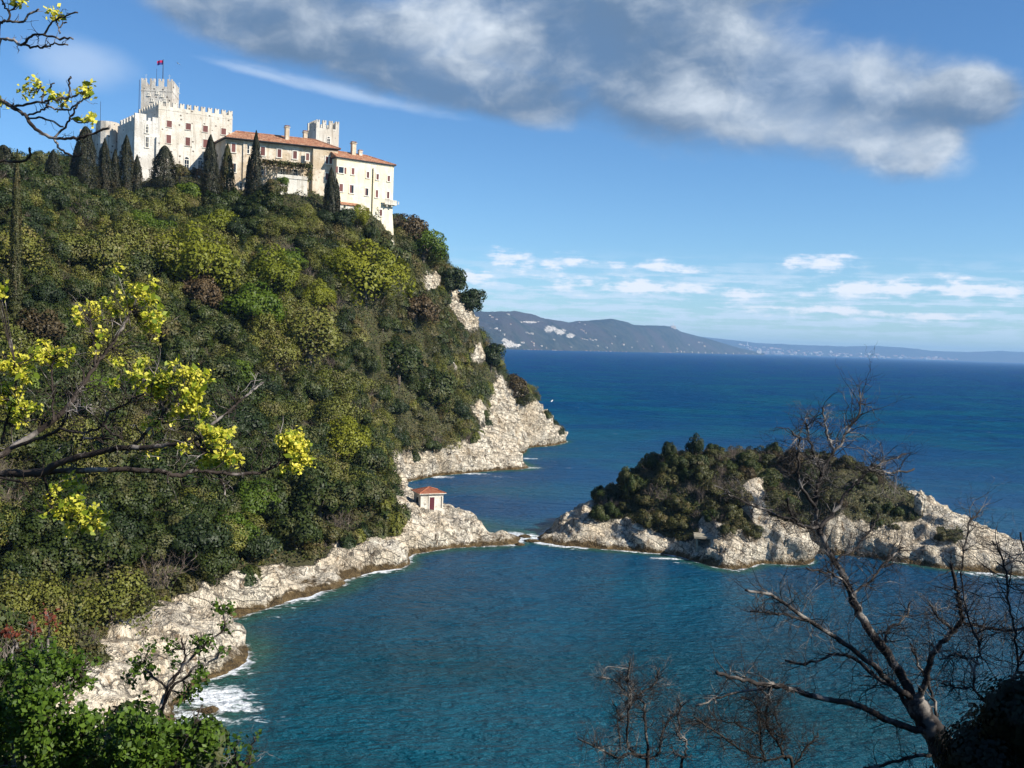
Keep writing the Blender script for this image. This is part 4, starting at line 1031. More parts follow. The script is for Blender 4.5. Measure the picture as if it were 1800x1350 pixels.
def slope_bush(px, py, rp, Y, models, label, name="bush", zoff=None):
    c = at(px, py, Y); rm = rp*Y/F_PX; s = rm/3.0 if models not in (OLIV, RUST) else rm/2.4
    z = c.z - rm*.95 if zoff is None else c.z-zoff
    place_tree(name, models[0], TRUNKS[0], (c.x, c.y, z), s, label, "bush", "bushes along the castle's foot", sz=s*1.05)
    taken.append((c.x, c.y, rm*.8))
slope_bush(316, 298, 16, 252, OLIV, "thin loose bush growing up against the keep facade")
slope_bush(346, 300, 12, 255, RUST, "ivy like dark bush climbing the keep beside its arched window")
slope_bush(330, 335, 26, 249, FRSH, "dark green bush filling the keep's garden terrace")
slope_bush(410, 350, 26, 249, OAKS, "dark bush below the near corner of the residential wing")
slope_bush(400, 305, 11, 255, OLIV, "creeper bush running up the residential wing's corner")
slope_bush(482, 330, 24, 249, OLIV, "grey green bush covering the end of the white terrace wall")
slope_bush(468, 352, 28, 247, OAKS, "dark bush beneath the end of the white terrace")
slope_bush(497, 318, 13, 251, FRSH, "fresh green bush hanging over the terrace under the pergola")
slope_bush(512, 384, 26, 247, OAKS, "dark tree right below the white terrace wall")
slope_bush(566, 384, 20, 252, PINE, "deep green bush around the foot of the spire cypress")
slope_bush(430, 368, 28, 247, PINE, "deep green tree under the tallest narrow cypress")
slope_bush(375, 358, 28, 247, OAKS, "dark tree under the pointed cypress by the keep")
slope_bush(650, 405, 18, 262, OAKS, "dark bush at the foot of the seaward wing's far windows")
slope_bush(680, 415, 17, 272, OLIV, "olive bush at the sea corner of the castle")

# ------------------------------------------------------------------ the woods of the slope
def scatter():
    rng = np.random.RandomState(3); st = 1.9
    xs = np.arange(-150, 25, st); ys = np.arange(56, 384, st); X, Y = np.meshgrid(xs, ys); X = (X + rng.uniform(-1, 1, X.shape)*st*.45).ravel(); Y = (Y + rng.uniform(-1, 1, Y.shape)*st*.45).ravel()
    Z = h_main(X, Y); ok = (Z > 2.5) & ~rock_main(X, Y, Z + 1.2, 5.)
    px, py = to_px(X, Y, Z+2); ok &= (px > -90) & (px < 1000) & (py > 150) & (py < 1420)
    CW = [(160, 240), (237, 195), (410, 185), (595, 270), (695, 300), (695, 400), (640, 388), (600, 384), (566, 366), (540, 352), (500, 350), (478, 338), (430, 345), (330, 330), (262, 326), (235, 326), (160, 285)]
    for up in (3.5, 5.5): qx, qy = to_px(X, Y, Z+up); ok &= ~in_poly(qx, qy, CW)
    # keep out of the castle's own footprint and off the ground behind the skyline
    for fr, u0, u1, v0, v1 in ((KEEP, -1.5, 21, -7, 17), (BAS, -1, 7, -2, 15), (RES, -2, 31, -8.5, 12), (SEA, -1, 19.5, -2.5, 12), (LEFTW, -10, 5, -1, 10)):
        q = np.stack([X-fr.o.x, Y-fr.o.y], -1); A = np.array([[fr.U.x, fr.V.x], [fr.U.y, fr.V.y]]); uv = q@np.linalg.inv(A).T
        ok &= ~((uv[:, 0] > u0) & (uv[:, 0] < u1) & (uv[:, 1] > v0) & (uv[:, 1] < v1))
    e = np.array([0, 0, CAM_Z]); vis = np.ones(len(X), bool)
    for s in np.linspace(.35, .97, 40):                # hidden behind nearer ground?
        xx, yy, zz = X*s, Y*s, CAM_Z + (Z+6-CAM_Z)*s; vis &= zz > h_main(xx, yy)
    ok &= vis
    for x, y, r in taken: ok &= (X-x)**2 + (Y-y)**2 > (r*.9)**2
    return X[ok], Y[ok], Z[ok], px[ok], py[ok], rng
X, Y, Z, PX, PY, rng = scatter()
gx = (h_main(X+.6, Y)-h_main(X-.6, Y))/1.2; gy = (h_main(X, Y+.6)-h_main(X, Y-.6))/1.2; SL = np.hypot(gx, gy)
NEARROCK = rock_main(X+2.6, Y, Z+2, 2.) | rock_main(X-2.6, Y, Z+2, 2.) | rock_main(X, Y-3.2, Z+2, 2.) | rock_main(X+1.8, Y-2.2, Z+2, 2.)
kind = fbm(X/16., Y/16., 4., 3) + .35*rng.normal(size=len(X)); kind2 = fbm(X/22., Y/22., 14., 3)
order = np.argsort(np.hypot(X, Y)); cells = {}; n_oak = n_bush = n_bare = n_khaki = 0
LAB_OAK = "dark evergreen oak with a rounded crown in the dense wood on the castle slope"
LAB_BUSH = "olive brown bushy shrub among the oaks of the castle slope"
LAB_BARE = "leafless grey brown twiggy shrub among the green bushes of the castle slope"
LAB_KH = "dull khaki half leafed tree among the dark oaks of the castle slope"
rest = []; spots = []
for i in rng.permutation(len(X)):
    x, y, z = X[i], Y[i], Z[i]; shore_ = z < 4 or NEARROCK[i]
    steep = SL[i] > .95
    big = (kind[i] > (-.22 if not steep else -.12)) and not shore_
    r = rng.uniform(2.7, 4.4 - 1.1*steep) if big else rng.uniform(1.4, 2.4)
    if shore_: r *= .75
    k = (int(x//4), int(y//4)); clash = False; sp = .47/(1+SL[i]**2)**.22
    for a in (-1, 0, 1):
        for b in (-1, 0, 1):
            for (qx, qy, qr) in cells.get((k[0]+a, k[1]+b), ()):
                if (qx-x)**2 + (qy-y)**2 < ((qr+r)*sp)**2: clash = True
    if clash: continue
    cells.setdefault(k, []).append((x, y, r))
    u = rng.rand()
    if u < .08 + .14*(kind2[i] > .25): t = 'bare'
    elif big and u < .22 + .36*(kind2[i] > .22): t = 'khaki'
    else: t = 'oak' if big else 'bush'
    spots.append((r/math.hypot(x, y), i, r, t, big))
spots.sort(reverse=True)
for _, i, r, t, big in spots:                          # those that show largest stand as trees of their own
    x, y, z = X[i], Y[i], Z[i]; loc = (x, y, z-.6)
    if t == 'bare' and n_bare < 110:
        n_bare += 1; place_tree("bare_shrub", BARE[rng.randint(3)], None, loc, r/2.0, LAB_BARE, "bush", "leafless shrubs on the castle slope", parts=False)
    elif t == 'khaki' and n_khaki < 160:
        n_khaki += 1; place_tree("broadleaf_tree", KHAK[rng.randint(3)], TRUNKS[rng.randint(3)], loc, r/3., LAB_KH, "tree", "khaki trees on the castle slope")
    elif t == 'oak' and n_oak < 298:
        n_oak += 1; place_tree("evergreen_oak", (OAKS + PINE[:1])[rng.randint(6)], TRUNKS[rng.randint(3)], loc, r/3., LAB_OAK, "tree", "evergreen oaks on the castle slope")
    elif t == 'bush' and n_bush < 130:
        n_bush += 1; place_tree("bush", OLIV[rng.randint(5)], TRUNKS[rng.randint(3)], loc, r/2.3, LAB_BUSH, "bush", "olive shrubs on the castle slope", parts=False)
    else: rest.append((x, y, z, r, big))
print("TREES", n_oak, n_bush, n_bare, n_khaki, len(rest))

# the remaining wood and the low scrub between the crowns, far too many to count
def undergrowth(name, hf, vegf, x0, x1, y0, y1, dens, pxlim, rest, hmax=1.3, seed=1, size=.36, mats=("oak_leaf", "olive_leaf", "khaki_leaf", "pine_leaf")):
    rng = np.random.RandomState(seed); n = int((x1-x0)*(y1-y0)*dens)
    X = rng.uniform(x0, x1, n); Y = rng.uniform(y0, y1, n); Z = hf(X, Y); ok = (Z > 1.8) & vegf(X, Y, Z)
    px, py = to_px(X, Y, Z); ok &= (px > pxlim[0]) & (px < pxlim[1]) & (py < 1430)
    X, Y, Z = X[ok], Y[ok], Z[ok]
    e = 1.2; sl = np.hypot((hf(X+e, Y)-hf(X-e, Y))/2/e, (hf(X, Y+e)-hf(X, Y-e))/2/e); k = rng.rand(len(X)) < np.clip(np.sqrt(1+sl**2)/2.4, 0, 1); X, Y, Z = X[k], Y[k], Z[k]
    s = fbm(X/3.2, Y/3.2, 3., 3); h = np.clip(.35+1.3*s, .05, None)*hmax*rng.rand(len(X))**.5
    e = 1.2; gx = (hf(X+e, Y)-hf(X-e, Y))/2/e; gy = (hf(X, Y+e)-hf(X, Y-e))/2/e
    N = np.stack([-gx, -gy, np.ones_like(X)], 1); N /= np.linalg.norm(N, axis=1)[:, None]
    C = np.stack([X, Y, Z], 1) + N*(h+.1)[:, None]
    V, Fq = leaf_quads(C, N, size, rng, 1.1, .75); ns = [soft_normals(V, N, .5)]; mi = (fbm(X/11., Y/11., 8., 3)+.3*rng.normal(size=len(X)) > .25).astype(int)
    t = np.clip(.45+.5*s+.3*rng.normal(size=len(X)), 0, 1)
    Vs, Fs, ms, ts = [V], [Fq], [mi], [t]; off = len(V)
    for (x, y, z, r, big) in rest:
        nl = 1500; r *= 1.15; dm = rng.choice(4, p=(.42, .26, .16, .16)); d = rng.normal(size=(nl, 3)); d[:, 2] = np.abs(d[:, 2]); d /= np.linalg.norm(d, axis=1)[:, None]
        lump = 1 + .34*pn(d[:, 0]*2.5+x, d[:, 1]*2.5+y, d[:, 2]*2.5); C = np.array([x, y, z-.2]) + d*(r*lump*(.8+.25*rng.rand(nl)))[:, None]*np.array([1, 1, 1.25])
        v, f = leaf_quads(C, d, .28, rng, 1.1, .45); dn = d*.75 + np.array([0, 0, .25]); ns.append(soft_normals(v, dn/np.linalg.norm(dn, axis=1)[:, None], .62)); Vs.append(v); Fs.append(f+off); off += len(v); ms.append(np.full(nl, dm)); ts.append(np.clip(.5*lump+.35*rng.normal()*.6+.4*(rng.rand(nl)-.5), 0, 1))
    me = np_mesh(name, np.vstack(Vs), np.vstack(Fs), [M_LEAF[m] for m in mats], np.concatenate(ms), attrs={"tint": ('FACE', np.concatenate(ts))}, vn=np.vstack(ns))
    tag(link_mesh(name, me), kind="stuff")
undergrowth("undergrowth", h_main, lambda x, y, z: ~rock_main(x, y, z, 7.), -150, 26, 50, 384, 22., (-90, 1000), rest)

# ------------------------------------------------------------------ islet scrub
undergrowth("islet_scrub", h_isl, lambda x, y, z: veg_isl(x, y, z, 5.), 0, 100, 158, 215, 26., (900, 1850), [], 1.1, 2, .30)
rng = np.random.RandomState(8); st = 2.0
xs, ys = np.meshgrid(np.arange(0, 95, st), np.arange(160, 214, st)); xs = (xs + rng.uniform(-.9, .9, xs.shape)).ravel(); ys = (ys + rng.uniform(-.9, .9, ys.shape)).ravel(); zs = h_isl(xs, ys)
ok = (zs > 3.2) & veg_isl(xs, ys, zs+1.3, 3.); ppx, ppy = to_px(xs, ys, zs+1.5); ok &= (ppx > 1030) & (ppx < 1680)
LAB_IB = "dark olive shrub in the thicket crowning the rocky islet"; LAB_IO = "dark green bush in the thicket crowning the rocky islet"; LAB_IG = "leafless grey twiggy shrub in the islet thicket"
done = []
for i in np.nonzero(ok)[0]:
    x, y, z = xs[i], ys[i], zs[i]; edge = ppx[i] > 1490; r = rng.uniform(1.1, 2.0)*(.62 if edge else 1.)
    if any((qx-x)**2+(qy-y)**2 < ((qr+r)*.5)**2 for qx, qy, qr in done): continue
    done.append((x, y, r)); u = rng.rand(); loc = (x, y, z-.4)
    if u < .34: place_tree("bare_shrub", BARE[rng.randint(3)], None, loc, r/1.7, LAB_IG, "bush", "leafless shrubs on the islet", parts=False)
    elif u < .72: place_tree("bush", OLIV[rng.randint(5)], None, loc, r/2.1, LAB_IB, "bush", "olive shrubs on the islet", parts=False)
    elif u < .77: place_tree("bush", RUST[rng.randint(2)], None, loc, r/2.4, "brownish shrub in the thicket crowning the rocky islet", "bush", "brown shrubs on the islet", parts=False)
    else: place_tree("green_shrub", OAKS[rng.randint(5)], None, loc, r/2.7, LAB_IO, "bush", "green bushes on the islet", parts=False)
def islet_tree(px, py, rp, Y, m, label):
    c = at(px, py, Y); rm = rp*Y/F_PX; z = float(h_isl(np.array([c.x]), np.array([c.y]))[0]); place_tree("broadleaf_tree", m, TRUNKS[0], (c.x, c.y, min(z, c.z-rm)), rm/3., label, "tree", "taller trees on the islet", sz=(c.z-z+rm)/5.0 if z < c.z-rm else rm/3.)
islet_tree(1222, 775, 14, 184, PINE[0], "tallest dark tree sticking up from the islet thicket")
islet_tree(1178, 790, 16, 182, PINE[1], "rounded dark tree beside the tallest one on the islet")
islet_tree(1105, 838, 20, 180, OAKS[1], "dark bushy tree at the islet thicket's inner end")
islet_tree(1395, 785, 26, 183, RUST[0], "brown crowned tree at the crest of the islet behind the bare branches")
# ------------------------------------------------------------------ buildings on the far coast
def far_buildings():
    wall = [mat("far_white_wall", None, Base_Color=(.62, .59, .53), Roughness=.9), mat("far_cream_wall", None, Base_Color=(.48, .43, .36), Roughness=.9), mat("far_pink_wall", None, Base_Color=(.62, .47, .40), Roughness=.9)]
    roof = mat("far_roof", None, Base_Color=(.34, .17, .11), Roughness=.9)
    def house(w, d, h, k, flat):
        mb = MB(); mb.box(-w/2, w/2, -d/2, d/2, -h, h, 0)
        if flat: mb.box(-w*.3, w*.2, -d*.3, d*.3, h+.01, h*1.25, 0); mb.box(-w/2-.2, w/2+.2, -d/2-.2, d/2+.2, h*.9, h*.96, 0)
        else:
            z = h+.01; a = [(-w*.54, -d*.56, z), (w*.54, -d*.56, z), (w*.54, d*.56, z), (-w*.54, d*.56, z)]; r1, r2 = (-w*.3, 0, z+h*.55), (w*.3, 0, z+h*.55)
            mb.face(a[::-1], 1); mb.face([a[0], a[1], r2, r1], 1); mb.face([a[2], a[3], r1, r2], 1); mb.face([a[3], a[0], r1], 1); mb.face([a[1], a[2], r2], 1)
        return mb.mesh("far_house", [wall[k], roof])
    near = [house(13, 9, 4, 0, False), house(16, 10, 4, 1, True), house(11, 9, 4, 1, False)]
    town = [house(46, 30, 11, 0, False), house(60, 34, 16, 1, True), house(40, 34, 13, 2, False), house(70, 30, 12, 1, False), house(38, 30, 20, 0, True)]
    def ground(V, px, py):
        ppx, ppy = to_px(V[..., 0], V[..., 1], V[..., 2]); k = V.shape[0]*7//10
        i = np.argmin((ppx[:k]-px)**2 + ((ppy[:k]-py)*1.0)**2); v = V[:k].reshape(-1, 3)[i]; D = np.linalg.norm(v[:2]); d = ray(px, py); t = D/math.hypot(d.x, d.y)
        return Vector((d.x*t, d.y*t, v[2]))
    def put(meshes, V, px, py, label, group, s=1., name="house"):
        g = ground(V, px, py); o = link_mesh(name, random.choice(meshes), None, g); o.rotation_euler = (0, 0, math.atan2(-g.x, g.y) + random.uniform(-.5, .5)); k = s*random.uniform(.75, 1.25); o.scale = (k, k, k); tag(o, label, "house" if name == "house" else "building", group)
    L1 = "white house scattered among the woods of the far coastal hills"; L2 = "pale waterfront building in the line along the foot of the far coastal hills"
    for px, py in ((893, 553), (861, 555), (865, 558), (873, 562), (897, 571), (878, 579), (884, 589), (926, 585), (930, 585.6), (935, 586), (917, 602), (920, 603), (933, 602), (937, 604), (938, 609), (973, 597), (1022, 580), (1018, 567), (1028, 570), (1025, 582), (1029, 585), (1022, 596), (1027, 596.5), (1032, 597), (1037, 597.5), (1042, 598), (1047, 597.5), (1075, 604), (1094, 605), (1096, 605.5), (1065, 611), (1081, 592), (1165, 610), (1131, 615), (1228, 602), (1232, 603), (1238, 609), (1110, 611), (1145, 608), (952, 607), (960, 611), (1003, 609), (1210, 606), (1190, 612), (888, 612), (905, 611), (1050, 608), (1120, 600)):
        put(near, NEAR_COAST, px, py, L1, "houses on the far coastal hills", 1.25 if px < 1150 else 1.8)
    for px in list(range(972, 992, 4)) + list(range(922, 953, 6)) + list(range(1031, 1106, 7)) + list(range(1160, 1204, 6)) + list(range(1215, 1330, 12)):
        put(near, NEAR_COAST, px, 615.2 + (px-960)*.0185, L2, "waterfront buildings of the far coast", 1.1 if px < 1150 else 1.7)
    rng = random.Random(4); L3 = "pale building of the hazy town spread along the far end of the coast"
    for k in range(170):
        u = rng.random()**1.15; px = 1296 + u*390; top = np.interp(px, [1296, 1330, 1400, 1450, 1560, 1690], [606, 610, 617, 619, 624, 632]); bot = 622.5 + (px-1320)*.0325
        py = bot - abs(rng.gauss(0, .55))*(bot-top)
        put(town, FAR_COAST, px, max(py, top), L3, "buildings of the far town", 1.2, "building")
    # the white seaside castle on its point, the hilltop church and the lighthouse
    g = ground(NEAR_COAST, 1334, 621); o = empty("seaside_castle", g); tag(o, "tiny white seaside castle on the last point of the coastal hills", "castle")
    mb = MB(); mb.box(-30, 30, -18, 18, -6, 30); mb.box(-34, -14, -20, 16, -6.1, 42); mb.build("wall", [wall[0]], o); mb = MB(); mb.box(6, 22, -12, 4, 30.01, 62)
    for q in (6, 12, 18): mb.box(q, q+4, -12, -8, 62.01, 67)
    mb.build("tower", [wall[0]], o)
    g = ground(NEAR_COAST, 1183, 577); o = empty("hilltop_church", g); tag(o, "tiny pale church with a spike on the brow of the coastal hills", "church")
    mb = MB(); mb.hexa([(-34, -30, -8), (34, -30, -8), (34, 30, -8), (-34, 30, -8)], [(-24, -20, 32), (24, -20, 32), (24, 20, 32), (-24, 20, 32)]); mb.build("wall", [wall[1]], o); mb = MB(); mb.tube([(0, 0, 32), (0, 0, 62)], [4, 1.5], 6); mb.build("spire", [wall[0]], o)
    g = ground(FAR_COAST, 1314, 606); o = empty("lighthouse", g); tag(o, "tiny white lighthouse tower above the roofs of the far town", "lighthouse")
    mb = MB(); mb.tube([(0, 0, -5), (0, 0, 12), (0, 0, 12.1), (0, 0, 70)], [16, 16, 8, 6], 10); mb.build("shaft", [wall[0]], o); mb = MB(); mb.tube([(0, 0, 70.1), (0, 0, 73), (0, 0, 73.1), (0, 0, 82), (0, 0, 88)], [9, 9, 5, 5, .5], 10); mb.build("lantern", [wall[0]], o)
far_buildings()

# ------------------------------------------------------------------ trees close to the camera
M_DBARK = bark_mat("dark_bough_bark", (.022, .016, .013), (.058, .044, .036), (.34, .30, .27), .8)
M_GBARK = bark_mat("grey_bare_bark", (.018, .015, .014), (.050, .042, .038), (.30, .27, .24), .7)
M_BLOS = leaf_mat("yellow_blossom", (.42, .44, .020), (.80, .72, .13), None, .35)
M_YLEAF = leaf_mat("young_leaf", (.10, .16, .012), (.26, .32, .03), None, .35)
M_GLEAF = leaf_mat("bush_leaf", (.026, .060, .007), (.11, .185, .020), None, .3)
M_RLEAF = leaf_mat("red_leaf", (.085, .022, .012), (.19, .055, .030), None, .3)
M_DLEAF = leaf_mat("shaded_ivy_leaf", (.004, .007, .003), (.016, .022, .008), None, .05)  # near-black leaf colour carries the shade lying on the mound
def smooth_line(P, n=5):
    P = [Vector(p) for p in P]; out = []
    for i in range(len(P)-1):
        a, b, c, d = P[max(i-1, 0)], P[i], P[i+1], P[min(i+2, len(P)-1)]
        for k in range(n):
            t = k/n; out.append(.5*((2*b) + (c-a)*t + (2*a-5*b+4*c-d)*t*t + (3*b-a-3*c+d)*t**3))
    out.append(P[-1]); return out
class Bough:
    """one limb with all its twigs: a single mesh, grown through surveyed points"""
    def __init__(s, seed): s.mb = MB(); s.r = random.Random(seed); s.pts = []
    def limb(s, P, ra, rb, wig=.012, sides=8):
        L = smooth_line(P, 5); n = len(L)
        L = [p + Vector((s.r.gauss(0, wig), s.r.gauss(0, wig), s.r.gauss(0, wig)))*(0 if i in (0,) else 1) for i, p in enumerate(L)]
        rr = [ra + (rb-ra)*(i/(n-1))**.85 for i in range(n)]
        rr = [q*(1+.12*s.r.uniform(-1, 1)) for q in rr]
        s.mb.tube(L, rr, sides); s.pts.append((L, rr)); return L, rr
    def twig(s, p, d, L, r, lv, up=.1, kink=.34, nseg=5, fork=.55, tips=None):
        q = p; pts = [p]; rr = [r]
        for k in range(nseg):
            d = (d + Vector((s.r.gauss(0, kink), s.r.gauss(0, kink), s.r.gauss(up, kink)))).normalized(); q = q + d*(L/nseg)*s.r.uniform(.8, 1.2); pts.append(q); rr.append(max(r*(1-.7*(k+1)/nseg), .0012))
            if lv > 0 and s.r.random() < fork:
                e = (d + Vector((s.r.gauss(0, .7), s.r.gauss(0, .7), s.r.gauss(up, .6)))).normalized(); s.twig(q, e, L*s.r.uniform(.42, .68), rr[-1]*.72, lv-1, up, kink, nseg, fork, tips)
        s.mb.tube(pts, rr, 4 if r > .004 else 3, 0, False)
        if tips is not None: tips.append((q, d))
    def twigs(s, n, L, r, lv, t0=.15, t1=1., up=.1, line=None, fork=.55, tips=None, kink=.34):
        Ln, rr = line or s.pts[-1]
        for k in range(n):
            i = int((t0 + (t1-t0)*s.r.random()**.9)*(len(Ln)-2)); a = Ln[i]; t = (Ln[i+1]-Ln[i]).normalized()
            d = (t*.5 + Vector((s.r.gauss(0, .6), s.r.gauss(0, .6), s.r.gauss(up*2, .6)))).normalized()
            s.twig(a, d, L*s.r.uniform(.5, 1.3), min(r, rr[i]*.6)*s.r.uniform(.7, 1.1), lv, up, kink, 5, fork, tips)
    def build(s, name, m, parent): return s.mb.build(name, m, parent, True)
def leaf_cluster(name, parent, C, m, size, seed, N=None, tilt=.7, mats2=None, frac=0., size2=.06):
    rng = np.random.RandomState(seed); N = np.tile([.3, -.5, .6], (len(C), 1)) if N is None else N
    V, Fq = leaf_quads(C, N, size, rng, 1.25, tilt); mi = np.zeros(len(Fq), int); ms = [m]
    if mats2 is not None and frac > 0:
        k = int(len(C)*frac); V2, F2 = leaf_quads(C[:k]*1.0 + rng.normal(size=(k, 3))*.02, N[:k], size2, rng, 1.5, tilt); Fq = np.vstack([Fq, F2+len(V)]); V = np.vstack([V, V2]); mi = np.concatenate([mi, np.ones(k, int)]); ms.append(mats2)
    return link_mesh(name, np_mesh(name, V, Fq, ms, mi, attrs={"tint": ('FACE', rng.rand(len(Fq)))}), parent)
def hz(x, y): return float(h_main(np.array([x]), np.array([y]))[0])
def blossom_tree():
    tx, ty = -5.35, 8.6; r = empty("blossoming_tree", (tx, ty, hz(tx, ty)-.2)); inv = Matrix.Translation((-tx, -ty, -(hz(tx, ty)-.2)))
    tag(r, "tree with yellow blossom clusters whose dark boughs reach in before the slope and the sky", "tree")
    def own(o): o.parent = r; o.matrix_parent_inverse = inv; return o
    z0 = hz(tx, ty)-.6; T = [Vector((tx, ty, z0)), Vector((tx-.1, ty, 31)), Vector((tx+.05, ty-.05, 33.4)), Vector((tx-.1, ty-.2, 35.6)), Vector((tx+.05, ty-.4, 38.2)), Vector((tx+.2, ty-.6, 40.)), Vector((tx+.3, ty-.8, 42.))]
    b = Bough(1); b.limb(T, .26, .07, .01, 12); own(b.build("trunk", M_DBARK, None))
    lines = []
    def run(seed, pts, wa, wb, D0, D1, start=None, ntw=6, L=.35, lv=1, tw=.007, fork=.4, wig=.004):
        P = [at(x, y, D0+(D1-D0)*i/max(1, len(pts)-1)) for i, (x, y) in enumerate(pts)]
        if start is not None: P = [start] + P
        b = Bough(seed); ra, rb = wa*.56*D0/F_PX/2, wb*.8*D1/F_PX/2
        ln = b.limb(P, ra, rb, wig, 8); lines.append(ln[0])
        if ntw: b.twigs(int(ntw*1.7), L, tw*.8, lv, .25, 1., .12, None, fork, None, .42)
        own(b.build("branch", M_DBARK, None)); return P
    A = run(2, [(-40, 832), (0, 831), (72, 830), (103, 814), (140, 803), (187, 792), (211, 788), (264, 787), (295, 782), (336, 779), (358, 789), (384, 795)], 30, 7, 8.0, 7.4, T[2], 16, .4)
    run(3, [(72, 830), (149, 826), (264, 826), (311, 836), (342, 828), (382, 831), (435, 834), (476, 824), (500, 806)], 19, 6, 8.0, 8.4, None, 14, .35)
    run(4, [(382, 831), (392, 852), (396, 872)], 8, 4, 8.3, 8.2, None, 4, .15)
    run(5, [(-40, 815), (0, 800), (31, 780), (106, 730), (134, 690), (149, 671), (174, 634), (193, 609), (215, 575), (232, 545)], 24, 5, 8.0, 8.8, T[2], 20, .45)
    run(6, [(166, 645), (168, 610), (160, 575), (157, 553)], 8, 4, 8.4, 8.6, None, 9, .28)
    run(7, [(19, 788), (75, 768), (106, 752), (121, 724), (140, 722), (162, 712)], 13, 4, 7.9, 7.6, None, 8, .35)
    run(8, [(104, 753), (146, 761), (180, 749), (190, 724), (210, 716), (233, 702), (256, 690)], 9, 4, 7.7, 7.4, None, 10, .35)
    run(9, [(182, 748), (198, 762), (215, 769)], 7, 4, 7.5, 7.4, None, 3, .2); run(10, [(140, 773), (155, 771), (199, 771)], 8, 5, 7.7, 7.5, None, 4, .25)
    run(11, [(221, 797), (250, 768), (264, 752), (280, 737), (286, 715), (272, 690), (262, 668)], 11, 5, 7.7, 7.6, None, 12, .35)
    run(12, [(282, 734), (305, 705), (320, 690)], 6, 4, 7.6, 7.6, None, 8, .28)
    run(13, [(340, 779), (373, 746), (404, 721), (417, 709), (440, 690), (462, 673)], 10, 4, 7.5, 7.9, None, 9, .3)
    run(14, [(4, 780), (9, 749), (23, 712), (27, 675), (28, 640)], 9, 4, 7.9, 7.7, None, 12, .35); run(15, [(94, 740), (93, 700), (92, 653), (97, 620)], 7, 4, 8.2, 8.4, None, 9, .3)
    run(16, [(76, 834), (84, 861), (90, 880), (93, 917)], 9, 4, 8.0, 7.8, None, 8, .28); run(17, [(-30, 838), (0, 841), (37, 846), (52, 862)], 9, 4, 7.9, 7.8, None, 5, .25)
    run(18, [(93, 905), (115, 912), (140, 915)], 5, 3, 7.8, 7.8, None, 5, .2)
    # the upper boughs against the sky
    U = lambda *a, **k: run(*a, **k)
    U(30, [(-30, 63), (0, 67), (20, 71), (40, 78), (56, 64), (76, 62), (100, 67), (129, 67)], 11, 4, 7.2, 6.9, T[6], 5, .12, 1, .005)
    U(31, [(40, 78), (58, 82), (78, 83), (93, 79), (118, 77)], 7, 3.5, 7.1, 6.9, None, 5, .10, 0, .005); U(32, [(76, 62), (89, 42), (100, 33), (116, 27), (134, 21)], 6, 3.5, 7.0, 6.9, None, 4, .10, 0, .005)
    U(33, [(100, 36), (104, 50), (105, 60)], 5, 3, 7., 7., None, 2, .08, 0, .004); U(34, [(104, 50), (111, 41), (118, 39)], 4, 3, 7., 7., None, 1, .08, 0, .004)
    U(35, [(-30, 44), (0, 38), (13, 37), (38, 38), (53, 24), (69, 17)], 9, 4, 7.2, 7.1, T[6], 4, .10, 0, .005); U(36, [(13, 37), (18, 21), (9, 15), (4, 0), (0, -20)], 7, 4, 7.2, 7.2, None, 2, .1, 0, .005)
    U(37, [(-30, 160), (0, 175), (24, 189), (44, 204), (64, 227), (93, 242), (124, 244), (155, 238), (195, 222)], 15, 5, 7.3, 6.9, T[5], 6, .12, 1, .005)
    U(38, [(95, 243), (107, 262), (127, 275), (146, 270)], 7, 4, 7.1, 7.0, None, 3, .10, 0, .005); U(39, [(95, 242), (115, 222), (124, 207), (131, 195), (138, 180), (160, 171)], 7, 4, 7.1, 7.0, None, 4, .1, 0, .005)
    U(40, [(22, 187), (44, 184), (71, 180), (84, 178), (107, 173), (124, 171), (142, 164), (152, 163)], 8, 4, 7.2, 7.0, None, 6, .10, 0, .005)
    U(41, [(44, 203), (70, 196), (82, 188), (84, 178)], 6, 4, 7.2, 7.1, None, 2, .08, 0, .004); U(42, [(82, 184), (100, 193), (124, 191), (140, 180)], 6, 4, 7.1, 7., None, 3, .1, 0, .005)
    U(43, [(73, 180), (77, 162), (70, 147)], 5, 3, 7.1, 7.1, None, 2, .08, 0, .004); U(44, [(77, 163), (86, 157), (95, 146)], 4, 3, 7.1, 7.1, None, 2, .06, 0, .004); U(45, [(122, 170), (121, 149), (125, 134)], 5.5, 4.5, 7.05, 7., None, 1, .05, 0, .004)
    U(46, [(-30, 284), (0, 284), (40, 284), (52, 275), (52, 258)], 9, 5, 7.3, 7.2, T[4], 4, .08, 0, .005); U(47, [(52, 208), (82, 210), (110, 222)], 6, 4, 7.2, 7.1, None, 2, .08, 0, .004)
    U(48, [(124, 208), (138, 216), (150, 212)], 4.5, 3.5, 7.05, 7., None, 1, .06, 0, .004)
    allp = [q for L in lines for q in L]
    rng = np.random.RandomState(17)
    def cluster(px, py, rx, ry, n, Dh=None, size=.030, leaf=.12, ms=M_BLOS):
        # hang the cluster on the nearest limb
        c0 = at(px, py, Dh or 7.9); best = min(allp, key=lambda q: (q-at(px, py, q.y)).length); D = best.y if (best-at(px, py, best.y)).length < .9 else c0.y
        c = at(px, py, D); sx, sz = rx*D/F_PX, ry*D/F_PX; n = int(n*1.7); k = max(5, n//20)
        cc = rng.normal(size=(k, 3))*np.array([sx, (sx+sz)*.4, sz])*.52 + np.array(c); w = rng.randint(0, k, n)
        C = cc[w] + rng.normal(size=(n, 3))*.024
        b = Bough(int(px+py))
        for i in range(min(k, 14)):
            e = Vector(cc[i]); q = best.lerp(e, .5) + Vector((0, 0, -.02)); b.mb.tube([best, q, e], [.005, .0035, .002], 4, 0, False)
        own(b.build("flower_stalk", M_DBARK, None))
        o = leaf_cluster("blossom_cluster", None, C, ms, size, int(px*3+py), None, .9, M_YLEAF, leaf, .048); own(o)
